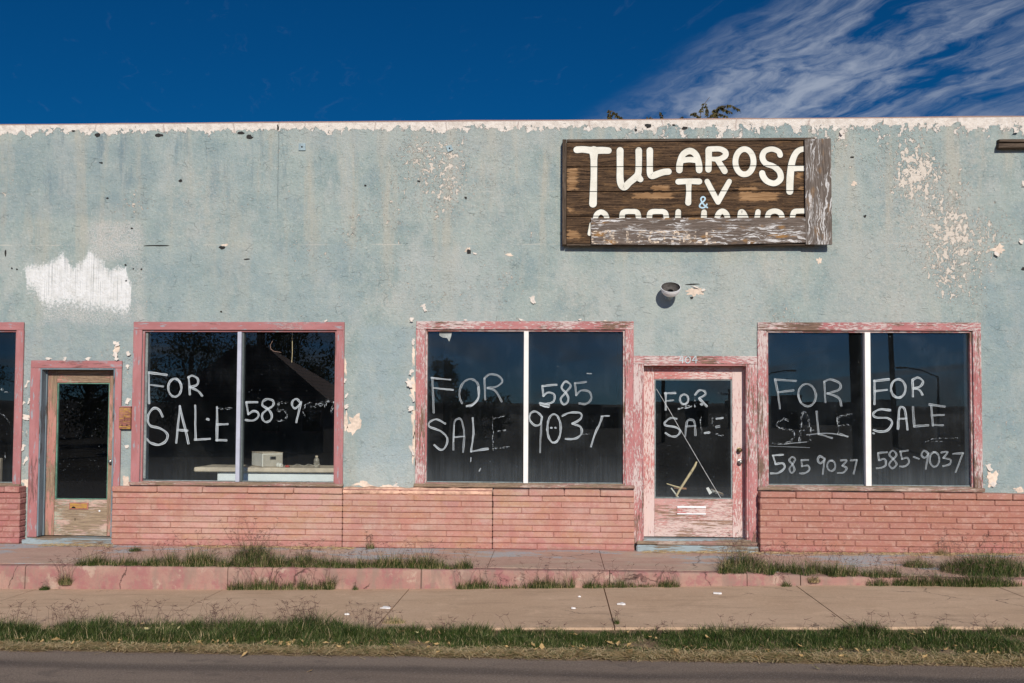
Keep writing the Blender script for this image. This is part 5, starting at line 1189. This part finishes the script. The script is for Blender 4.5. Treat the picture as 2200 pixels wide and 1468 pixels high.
# height and depth of the verge along the street, read along the picture: (px, height m, back edge y, front edge y)
prof = [(-400, .17, -3.46, -4.05), (0, .155, -3.46, -4.05), (250, .165, -3.45, -4.07), (520, .175, -3.45, -4.08), (740, .175, -3.46, -4.08), (830, .12, -3.52, -4.05), (950, .10, -3.58, -4.03), (1100, .115, -3.57, -4.03), (1250, .09, -3.60, -4.01), (1400, .08, -3.6, -4.01), (1560, .12, -3.56, -4.02), (1700, .10, -3.58, -4.02), (1860, .12, -3.56, -4.02), (2100, .10, -3.56, -4.05), (2500, .11, -3.55, -4.05)]
pt = [(W(p, 1375, -3.7)[0], h, a, c) for p, h, a, c in prof]
th_, tb_, tf_ = [(q[0], q[1]) for q in pt], [(q[0], q[2]) for q in pt], [(q[0], q[3]) for q in pt]
XV0, XV1 = -7.2, 7.2
n = 0
while n < 140000:
    x = random.uniform(XV0, XV1); yb, yf = lerp_tab(tb_, x), lerp_tab(tf_, x); t = random.random(); y = yb+(yf-yb)*t + .03*mnoise.noise((x*4, 2, 2))
    cl = mnoise.noise((x*2.2, y*5, 1)); cl2 = mnoise.noise((x*9, y*11, 4))
    n += 1
    if cl2 < -.28 and random.random() < .75: continue
    if random.random() < max(0, (t-.72)*2.4): continue
    h = lerp_tab(th_, x)*max(.15, .62+.75*cl+.42*cl2)*random.uniform(.45, 1.1)*(1-.55*max(0, t-.55)/.45)
    if h < .012: continue
    r = random.random(); mi = 3 if r < .05+.22*max(0, t-.6) else 2 if r < .22+.35*max(0, t-.5) else 1 if r < .55 else 0
    blade(vg, x, y, zverge(x, y)-.004, h, mi, None, random.uniform(.0022, .0046))
for _ in range(2200):                                                  # long pale runners lying over the grass
    x = random.uniform(XV0, XV1); y = random.uniform(-3.98, -3.6); h = lerp_tab(th_, x)*random.uniform(.3, .75)
    blade(vg, x, y, zverge(x, y)+h*.35, h*.8, random.choice((2, 2, 3)), random.choice((0, math.pi)), .004)
for _ in range(1800):
    x = random.uniform(XV0, XV1); hh = lerp_tab(th_, x)
    if hh < .13 and random.random() < .72: continue
    if mnoise.noise((x*3, 8, 8)) < .05 and random.random() < .8: continue
    y = lerp_tab(tb_, x)-random.uniform(-.03, .16); seedhead(vg, x, y, zverge(x, y), hh*random.uniform(.6, 1.45))
tag(vg.build('verge_grass', GM), kind='stuff'); bpy.data.objects['verge_grass']['label'] = 'strip of green verge grass with purple seed stalks beside the road'; bpy.data.objects['verge_grass']['category'] = 'grass'
sg_ = MB()
for _ in range(26000):                                                  # dry clippings between the grass and the asphalt
    x = random.uniform(XV0, XV1); y = -4.085 + random.gauss(0, .042)+.03*mnoise.noise((x*2.3, 1, 1)) + .03*mnoise.noise((x*3, 0, 0))
    if y < -4.30: continue
    a = random.uniform(0, math.pi); l = random.uniform(.025, .11); z = max(zverge(x, y), 0)+random.uniform(.002, .03); wv_ = random.uniform(.003, .007)
    dx_, dy_ = math.cos(a)*l/2, math.sin(a)*l/2; nx_, ny_ = -math.sin(a)*wv_/2, math.cos(a)*wv_/2; dz_ = random.uniform(-.012, .014)
    sg_.face([(x-dx_-nx_, y-dy_-ny_, z), (x+dx_-nx_, y+dy_-ny_, z+dz_), (x+dx_+nx_, y+dy_+ny_, z+dz_), (x-dx_+nx_, y-dy_+ny_, z)], None, 0 if random.random() < .8 else 1)
tag(sg_.build('dry_clippings', [M_STRAW, M_G3]), 'band of dry straw clippings along the asphalt edge', 'straw', None, 'stuff')

# grass rooted in the kerb joint: two long rows
kg = MB()
def tuft(mb, x, y, zf, rx, ry, h, nb, ns, green=.6):
    for _ in range(nb):
        a, r = random.uniform(0, 6.283), math.sqrt(random.random()); px_, py_ = x+math.cos(a)*r*rx, y+math.sin(a)*r*ry
        rr_ = random.random(); mi = 0 if rr_ < green*.5 else 1 if rr_ < green else 2 if rr_ < green+.22 else 3
        blade(mb, px_, py_, zf(px_, py_)-.003, h*(.95-.6*r)*random.uniform(.25, 1.), mi, a if random.random() < .4 else None, random.uniform(.0022, .0042))
    for _ in range(ns):
        a, r = random.uniform(0, 6.283), math.sqrt(random.random())*1.15; px_, py_ = x+math.cos(a)*r*rx, y+math.sin(a)*r*ry
        seedhead(mb, px_, py_, zf(px_, py_), h*random.uniform(.6, 1.15))
def row(mb, pxs, ypx, Y, zf, h, per, ns, wob=.02):
    for pa, pc, k in pxs:
        xa, xc = W(pa, ypx, Y)[0], W(pc, ypx, Y)[0]; n_ = int((xc-xa)/.055)
        for i in range(n_):
            x = xa+(xc-xa)*(i+random.random())/n_; q = .72+.6*mnoise.noise((x*5, 3, Y)); 
            if q < .3: continue
            tuft(mb, x, Y+.05+random.uniform(-wob, wob), zf, .06, .045, h*q*k, int(per*q), ns if random.random() < .8 else ns+1, .62)
row(kg, [(160, 300, .8), (300, 480, 1.), (480, 640, 1.1), (640, 780, .8), (770, 1010, .95)], 1222, YK+.02, zup, .31, 190, 2)
row(kg, [(1545, 1640, 1.), (1640, 1790, 1.1), (1790, 1930, 1.)], 1232, YK+.04, zup, .34, 200, 3, .10)
tag(kg.build('kerb_top_grass', GM), 'dry green grass growing in a long row along the kerb top', 'grass', None, 'stuff')
kg = MB()
row(kg, [(485, 590, 1.2), (600, 715, 1.2), (985, 1110, .9), (1110, 1225, 1.), (1255, 1330, .9), (1330, 1455, 1.), (1870, 2060, 1.)], 1262, YK-.07, zlo, .30, 180, 2)
tag(kg.build('kerb_foot_grass', GM), 'patchy grass growing at the foot of the pink kerb', 'grass', None, 'stuff')
def weed(px, py, Y, zf, rx, ry, h, nb, ns, label, green=.6, group=None):
    x = W(px, py, Y)[0]; mb = MB(); tuft(mb, x, Y, zf, rx, ry, h*1.9, int(nb*2.6), int(ns*1.1), green)
    tag(mb.build('weed_clump', GM, None, (x, Y, zf(x, Y))), label, 'weed', group)
weed(540, 1200, -1.25, zup, .19, .12, .22, 620, 34, 'tallest bushy weed clump standing on the upper walk, green with brown stalks')
weed(655, 1205, -1.22, zup, .20, .10, .11, 260, 16, 'low wide weed clump just right of the tallest clump')
weed(290, 1188, -.55, zup, .07, .05, .06, 90, 2, 'small bright green weed alone on the upper walk near the left door', .9)
weed(795, 1181, -.20, zup, .05, .04, .10, 60, 8, 'thin weed against the foot of the brick base', .5)
weed(95, 1262, YK-.06, zlo, .055, .04, .05, 120, 2, 'round small weed at the kerb foot, leftmost of all', .9)
weed(140, 1238, YK-.02, lambda x, y: lerp_tab(kb_t, x)+.05, .07, .03, .14, 150, 14, 'weed hanging down the kerb face near the left edge', .5)
weed(1600, 1222, -1.15, zup, .22, .12, .17, 420, 30, 'leafy weed clump right of the right hand door step')
weed(1975, 1210, -.95, zup, .17, .10, .10, 260, 12, 'flat dark weed on the upper walk below the right window')
weed(2125, 1225, -1.2, zup, .50, .26, .19, 1200, 60, 'large spreading weed clump at the right edge', .7)
weed(2110, 1258, YK-.06, zlo, .40, .07, .14, 520, 20, 'weed mass spilling over the kerb at the right edge', .7)
weed(2025, 1186, -.22, zup, .09, .05, .07, 90, 8, 'small dry weed at the brick foot below the right window', .4)
weed(763, 1260, YK-.06, zlo, .03, .03, .05, 40, 2, 'tiny weed tuft at the kerb foot between two grass patches', .7)
weed(1690, 1262, YK-.05, zlo, .05, .03, .06, 60, 4, 'small weed in the crack of the kerb below the right window', .6)
weed(1750, 1250, YK-.03, lambda x, y: lerp_tab(kb_t, x)+.04, .06, .03, .08, 70, 3, 'yellowed weed on the kerb face below the right window', .2)
weed(1325, 1342, -3.35, zlo, .02, .05, .05, 40, 4, 'little weed growing from the wide sidewalk crack', .7)
weed(845, 1336, -3.3, zlo, .10, .06, .06, 110, 3, 'grey green weed flat on the sidewalk edge', .2)
ds = MB()
for pa, pc, yy in ((1380, 1640, -.20), (1640, 2400, -.18), (90, 245, -.21), (400, 760, -.18)):
    xa, xc = W(pa, 1185, yy)[0], W(pc, 1185, yy)[0]
    for _ in range(int((xc-xa)*260)):
        x = random.uniform(xa, xc); y = yy - abs(random.gauss(0, .06)); a = random.gauss(0, .5); l = random.uniform(.02, .09); z = zup(x, y)+random.uniform(.003, .015)
        ds.face([(x-l/2, y, z), (x+l/2, y+a*l, z+random.uniform(-.004, .012)), (x+l/2, y+a*l+.004, z+.002), (x-l/2, y+.004, z+.001)], None, 0)
tag(ds.build('dry_stems', [M_STRAW]), 'thin dry straw drifted along the foot of the brick base', 'straw', None, 'stuff')

def leaf_mesh(l, curl):
    mb = MB(); n_ = 6; pr_ = []
    for i in range(n_+1):
        t = i/n_; w_ = l*.30*math.sin(math.pi*min(t*1.05+.03, 1))*(1+.25*math.sin(t*17)); zc_ = curl*l*(4*(t-.5)**2)
        pr_.append([(l*(t-.5), -w_, zc_+.35*w_), (l*(t-.5), 0, zc_), (l*(t-.5), w_, zc_+.45*w_)])
    for a, c in zip(pr_, pr_[1:]):
        for j in (0, 1): mb.face([a[j], c[j], c[j+1], a[j+1]], None, 0, True)
    mb.tube([(-l*.5, 0, curl*l), (-l*.8, l*.06, curl*l*1.2)], .0012, 4); return mb
M_LEAFY = blade_mat('pale_yellow_leaf', (.55, .45, .18), (.66, .58, .32), 3)
protos = [leaf_mesh(random.uniform(.045, .075), random.uniform(.05, .35)).build('fallen_leaf', M_LEAF_DRY) for _ in range(6)]
used = set()
def put_leaf(x, y, z, label, group=None, M=None, sc=1.):
    i = random.randrange(6); p = protos[i]
    if i in used or M: o = p.copy(); C.objects.link(o)
    else: o = p; used.add(i)
    if M: o.data = p.data.copy(); o.data.materials[0] = M
    o.location = (x, y, z); o.rotation_euler = (random.gauss(0, .5), random.gauss(0, .4), random.uniform(0, 6.28)); o.scale = (sc,)*3
    tag(o, label, 'leaf', group); return o
for i in range(120):
    x = random.uniform(-4.6, 4.4); y = -4.0 + random.gauss(0, .055)
    put_leaf(x, y, max(zverge(x, y), .004)+.032, 'dry tan leaf lying in the straw along the asphalt edge', 'dry leaves along the asphalt edge', None, random.uniform(.5, 1.05))
for i in range(22):
    x = random.uniform(-4.4, 4.2); y = random.uniform(-3.86, -3.66); put_leaf(x, y, zverge(x, y)+lerp_tab(th_, x)*.55, 'dry tan leaf caught in the green verge grass', 'dry leaves caught in the grass', M_LEAFY if i % 2 else None, .8)
def ground(px, py, z0=.0):
    d_ = F_ + R_*((px-1100)/FPX) + U_*((734+SHY-py)/FPX); t = (z0-EYE)/d_.z; return Vector((0, CAMY, EYE)) + d_*t
g_ = ground(527, 1411); put_leaf(g_.x, g_.y, .02, 'largest orange brown leaf at the road edge', None, None, 1.25)
g_ = ground(1754, 1440); put_leaf(g_.x, g_.y, .015, 'pale yellow leaf alone on the asphalt', None, M_LEAFY, 1.2)
g_ = ground(668, 1446); put_leaf(g_.x, g_.y, .015, 'faint orange leaf alone on the asphalt in the left half', None, None, .8)
for p in protos:
    if p.name.startswith('fallen_leaf') and 'label' not in p: bpy.data.objects.remove(p)
for px, py, s_, lab in ((830, 1307, .10, 'flat white paper scrap near the second sidewalk joint'), (745, 1321, .05, 'small white scrap close to the tall verge grass'), (1335, 1299, .085, 'white scrap just right of the wide sidewalk crack'), (1231, 1308, .05, 'small white scrap left of the wide sidewalk crack'), (1542, 1276, .07, 'white scrap on the sidewalk below the right door'), (1245, 1283, .03, 'tiny white speck of litter near the kerb grass')):
    zz_ = .1; g_ = ground(px, py, zz_); g_ = ground(px, py, zlo(g_.x, g_.y)+.004); mb = MB(); n_ = 9; rr_ = [s_*.5*random.uniform(.6, 1.2) for _ in range(n_)]
    top = [(g_.x+math.cos(6.283*i/n_)*rr_[i]*1.1, g_.y+math.sin(6.283*i/n_)*rr_[i]*.8, g_.z+.006+random.uniform(0, .010)) for i in range(n_)]
    c_ = (g_.x, g_.y, g_.z+.014)
    for i in range(n_):
        a, q = top[i], top[(i+1) % n_]; mb.face([c_, a, q]); mb.face([a, (a[0], a[1], g_.z), (q[0], q[1], g_.z), q])
    tag(mb.build('paper_scrap', M_PAPER, None, g_), lab, 'litter')

# ------------------------------------------------------------------ the tree behind the shop
random.seed(9)
YT = 12.0
tx = W(1500, 255, YT)[0]
tree = thing('elm_tree', 'thin olive leaved elm whose twig tips show over the parapet', 'tree', (tx, YT, -.04))
tk = MB(); tk.tube([(tx, YT, -.1), (tx+.05, YT, 1.5), (tx-.04, YT+.1, 3.2), (tx+.05, YT, 4.6), (tx, YT, 5.6)], [.17, .14, .12, .10, .07], 10)
ZT = lambda x, y: P(1290+x/6.875, 200+y/6.875, YT)
twigs = [[(1475, 460), (1478, 300), (1500, 210), (1560, 130), (1612, 62)], [(1620, 470), (1650, 330), (1730, 215), (1790, 190), (1870, 190), (1920, 175), (2070, 250)], [(1700, 300), (1760, 205), (1800, 215), (1930, 290)], [(1490, 420), (1450, 350), (1390, 290), (1340, 310)], [(1580, 470), (1575, 330), (1570, 220), (1550, 160)], [(1690, 320), (1740, 300), (1830, 330), (1880, 350)], [(1560, 420), (1640, 320), (1700, 340), (1750, 390)], [(130, 470), (125, 330), (135, 265), (180, 265), (250, 330), (340, 385)], [(150, 440), (160, 330), (140, 300)], [(690, 460), (685, 360), (690, 345)], [(750, 460), (740, 350), (770, 380)], [(930, 460), (900, 330), (870, 282)], [(1190, 460), (1205, 350), (1160, 385)]]
lf = MB()
def leafy(pts, dens_, l0=.085):
    for a, c in zip(pts, pts[1:]):
        n_ = max(1, int((c-a).length/dens_))
        for i in range(n_):
            p = a+(c-a)*((i+random.random())/n_)
            for _ in range(3):
                l = l0*random.uniform(.7, 1.35); d_ = Vector((random.uniform(-.7, .7), random.uniform(-.7, .7), random.uniform(-1.2, -.1))).normalized(); s_ = d_.cross(Vector((random.uniform(-1, 1), random.uniform(-1, 1), .3))).normalized()*l*.28
                lf.face([p, p+d_*l*.5+s_, p+d_*l, p+d_*l*.5-s_])
hub = Vector((tx, YT, 5.5))
for i, tw in enumerate(twigs):
    q = [ZT(*p) for p in tw]; st0 = Vector((q[0].x, YT+.0, q[0].z-.5)); full = [hub+Vector((random.uniform(-.05, .05), 0, random.uniform(-.6, 0))), hub.lerp(st0, .6)+Vector((0, random.uniform(-.3, .3), -.1)), st0] + q
    tk.tube(full, [.04, .028, .016]+[.010-.006*j/len(q) for j in range(len(q))], 6)
    sk = 1 if i in (0, 1) else 0
    leafy(q[sk:] if i != 0 else q[1:4], .028 if i != 0 else .05); leafy([st0, q[0]], .06)
for _ in range(60):
    p = hub+Vector((random.uniform(-1.6, .6), random.uniform(-1., 1.), random.uniform(-1.2, .25))); q = p+Vector((random.uniform(-.5, .5), random.uniform(-.5, .5), random.uniform(-.1, .3)))
    if q.z > hub.z+.35: continue
    tk.tube([hub.lerp(p, .2), p, q], [.02, .012, .004], 5); leafy([p, q], .03, .08)
tk.build('trunk', M_BARK, tree); lf.build('crown', M_LEAF_TREE, tree)

# ------------------------------------------------------------------ across the street (it is mirrored in the panes)
random.seed(31)
def V(px, py, Yv):                                                    # a mirrored sight line: the point stands at y = -Yv
    x, z = W(px, py, Yv); return x, z
def broad_tree(x, y, h, w_, label, n_leaf=2600, M=M_LEAF_DARK, ht=.35):
    t = thing('broad_tree', label, 'tree', (x, y, -.05)); tk = MB(); lf = MB(); top = Vector((x, y, h*.75))
    tk.tube([(x, y, -.1), (x+.05*w_, y, h*.25), (x, y, h*.5), top], [.05*h*.9, .04*h, .028*h, .012*h], 9)
    cl = []
    for _ in range(26):
        p = Vector((x+random.gauss(0, w_*.24), y+random.gauss(0, w_*.22), h*random.uniform(ht, .95))); k = 1-abs((p.z/h-.62))*1.2; p.x = x+(p.x-x)*max(k, .35); cl.append((p, random.uniform(.10, .2)*w_)); tk.tube([(x, y, h*.3+.2*(p.z-h*.3)), p], [.012*h, .004*h], 5)
    for _ in range(n_leaf):
        p, r = random.choice(cl); d_ = Vector((random.gauss(0, 1), random.gauss(0, 1), random.gauss(0, 1))).normalized(); q = p+d_*r*random.uniform(.3, 1.15); s_ = random.uniform(.05, .13); u_ = Vector((random.uniform(-1, 1), random.uniform(-1, 1), random.uniform(-1, 1))).normalized(); v_ = u_.cross(d_).normalized()
        lf.face([q-u_*s_, q+v_*s_*.6, q+u_*s_, q-v_*s_*.6])
    tk.build('trunk', M_BARK, t); lf.build('crown', M, t); return t
x, z = V(958, 768, 58); broad_tree(x, -58, z, 3.4, 'dark round tree mirrored in the left pane of the middle window')
x, z = V(620, 690, 50); broad_tree(x, -50, z, 8.5, 'tallest dark tree behind the tiled house, mirrored in the left window', 8000, M_LEAF_DARK, .2)
x, z = V(400, 690, 46); broad_tree(x, -47, z, 8.0, 'dark tree behind the roof ridge of the tiled house, mirrored in the left window', 7000, M_LEAF_DARK, .2); x, z = V(770, 735, 54); broad_tree(x, -54, z, 6., 'dark tree right of the tiled house, mirrored at the right of the left window', 5000, M_LEAF_DARK, .15)
x, z = V(190, 730, 52); broad_tree(x, -52, z, 8., 'dark tree left of the tiled house, mirrored in the left door', 6000, M_LEAF_DARK, .1)
for i, (px, py, wv_) in enumerate(((1035, 850, 2.2), (1075, 846, 2.6), (905, 846, 3.2), (985, 866, 2.2))):
    x, z = V(px, py, 62+3*i); broad_tree(x, -62-3*i, z, wv_, 'low dark bush tree mirrored below the lettering in the middle window, ' + ('centre right', 'rightmost', 'leftmost', 'centre left')[i], 900, M_LEAF_DARK, .12)
# tiled house
YH = -34.
x0, x1 = V(330, 800, 33)[0], V(700, 800, 33)[0]; ze = V(600, 862, 33)[1]; zr = V(400, 738, 38)[1]
hs = thing('tiled_house', 'low house with a brown red tiled hip roof across the street', 'house', ((x0+x1)/2, YH-4, -.05))
M_TILE, b = mat('clay_roof_tile'); o = b.obj(); ox, oy, oz = b.xyz(o); wv_ = b.math('FRACT', b.mul(oz, 5.2)); n_ = b.noise(o, 6, 4)
b.out(b.pr(b.mix(b.ss(wv_, .72, .95), b.mix(n_, (.26, .105, .075), (.36, .17, .12)), (.05, .025, .02)), .85, b.bump(wv_, .03)))
MB().box(x0+.5, x1-.5, YH-8.5, YH-.6, -.1, ze, .01).build('wall', plain('tan_house_wall', (.34, .27, .2)), hs)
rf = MB(); A_, B_, C_, D_ = (x0, YH, ze), (x1, YH, ze), (x1, YH-9, ze), (x0, YH-9, ze); E_, G_ = (x0+2.2, YH-4.5, zr), (x1-4.5, YH-4.5, zr)
rf.face([A_, B_, G_, E_]); rf.face([B_, C_, G_]); rf.face([C_, D_, E_, G_]); rf.face([D_, A_, E_]); rf.face([D_, C_, B_, A_])
rf.build('roof', M_TILE, hs)
for px in (420, 560, 650):
    xw = V(px, 800, 33)[0]; w_ = MB().box(xw-.5, xw+.5, YH-.6, YH-.56, .9, ze-.35, .01).build('window', M_TRIM_C, hs); MB().box(xw-.42, xw+.42, YH-.555, YH-.54, .98, ze-.43, .005).build('pane', M_BLACK, w_)
def low_block(px0, px1, py, Yv, label, dp=9):
    xa, z = V(px0, py, Yv); xb = V(px1, py, Yv)[0]
    t = thing('low_building', label, 'building', ((xa+xb)/2, -Yv, -.05)); o = MB().box(xa, xb, -Yv-dp, -Yv, -.1, z-.15, .02).build('wall', plain('stucco_block_wall', (.33, .27, .21)), t)
    MB().box(xa-.1, xb+.1, -Yv-dp-.1, -Yv+.1, z-.148, z, .02).build('parapet', M_CONC, t); MB().box((xa+xb)/2-.5, (xa+xb)/2+.4, -Yv+.001, -Yv+.04, 0, 2., .01).build('door', M_BLACK, t)
low_block(1245, 1290, 866, 120, 'flat roofed block mirrored below the upper number in the middle window'); low_block(1300, 1340, 872, 128, 'smaller flat block at the right of the middle window reflection')
low_block(1490, 1520, 864, 118, 'flat roofed block mirrored in the right door'); low_block(1688, 1722, 851, 112, 'tall flat block mirrored in the left pane of the right window'); low_block(1890, 1925, 862, 122, 'flat block mirrored in the right pane of the right window'); low_block(1740, 1850, 866, 150, 'long low block mirrored behind the thick pole', 14)
M_POLE = plain('dark_utility_pole', (.09, .065, .05), .9, 0, .3, 6); M_LAMPP = plain('grey_lamp_post', (.16, .16, .16), .5, .4)
def pole(px, Yv, rad, ztop, label, cross=True, lean=0.):
    x = V(px, 870, Yv)[0]; t = thing('utility_pole', label, 'pole', (x, -Yv, -.05)); MB().tube([(x, -Yv, -.1), (x+lean, -Yv, ztop)], [rad, rad*.75], 12).build('post', M_POLE, t)
    if cross:
        MB().box(x+lean-1.1, x+lean+1.1, -Yv-.06, -Yv+.06, ztop-.7, ztop-.55, .01).build('crossarm', M_POLE, t)
        for q in (-1, -.45, .45, 1): MB().lathe((x+lean+q, -Yv, ztop-.55), (0, 0, 1), [(.04, 0), (.06, .06), (.03, .12), (.001, .15)], 8).build('insulator', M_STEEL, t)
        MB().lathe((x+lean-.35, -Yv, ztop-2.2), (0, 0, 1), [(.001, 0), (.24, 0), (.24, .8), (.001, .85)], 12).build('transformer', M_LAMPP, t)
    return t
pole(1848, 24, .24, 10.5, 'thick dark pole mirrored in the left pane of the right window', True, -.35)
pole(1926, 45, .16, 11., 'thin leaning pole mirrored in the right pane of the right window', False, -.4)
pole(1566, 112, .20, 4.7, 'crossarm pole mirrored at the right of the right door', True)
pole(1424, 52, .13, 9.5, 'pole mirrored at the left of the right door', True)
pole(556, 40, .26, 8.5, 'thick pole in front of the tiled house', False)
def lamp_post(px, pyt, pxe, pye, Yv, label):
    x, z = V(px, pyt, Yv); xe, zz_ = V(pxe, pye, Yv); t = thing('street_lamp', label, 'street lamp', (x, -Yv, -.05))
    MB().tube([(x, -Yv, -.1), (x, -Yv, z)], [.11, .07], 10).build('post', M_LAMPP, t); MB().tube([(x, -Yv, z-.05), ((x+xe)/2, -Yv, (z+zz_)/2+.12), (xe, -Yv, zz_)], .05, 8).build('arm', M_LAMPP, t)
    s_ = 1 if xe > x else -1; MB().box(min(xe, xe+s_*.7), max(xe, xe+s_*.7), -Yv-.13, -Yv+.13, zz_-.09, zz_+.05, .03).build('lamp_head', M_LAMPP, t)
lamp_post(2018, 812, 1948, 793, 62, 'street lamp mirrored in the right pane of the right window'); lamp_post(1628, 815, 1690, 798, 66, 'street lamp mirrored at the left of the right window')
wr = MB()
x0, _ = V(1848, 870, 24); 
for q in (-1., 1.):
    a = Vector((x0-.35+q, -24, 9.9)); c = Vector((V(1424, 870, 52)[0]+q, -52, 8.9))
    wr.tube([a.lerp(c, i/10)+Vector((0, 0, -.9*4*(i/10)*(1-i/10))) for i in range(11)], .018, 5)
tag(wr.build('power_line', M_BLACK, None, (x0, -24, 9.9)), 'pair of sagging wires strung between the poles across the street', 'wire')
hl = MB(); n_ = 160; prv = None                                        # distant mesas all round the south
for i in range(n_+1):
    a = math.pi + math.pi*i/n_; rad_ = 1100; h = 11+7*mnoise.noise((i*.045, 0, 0))+2.5*mnoise.noise((i*.3, 4, 0)); 
    p = [(rad_*math.cos(a), rad_*math.sin(a), -.2), ((rad_+30)*math.cos(a), (rad_+30)*math.sin(a), h*.75), ((rad_+60)*math.cos(a), (rad_+60)*math.sin(a), h), ((rad_+200)*math.cos(a), (rad_+200)*math.sin(a), -.2)]
    if prv:
        for k in range(3): hl.face([prv[k], p[k], p[k+1], prv[k+1]], None, 0, True)
    prv = p
tag(hl.build('hills', plain('dark_mesa', (.10, .085, .075), .95, 0, .2, .05)), kind='structure')
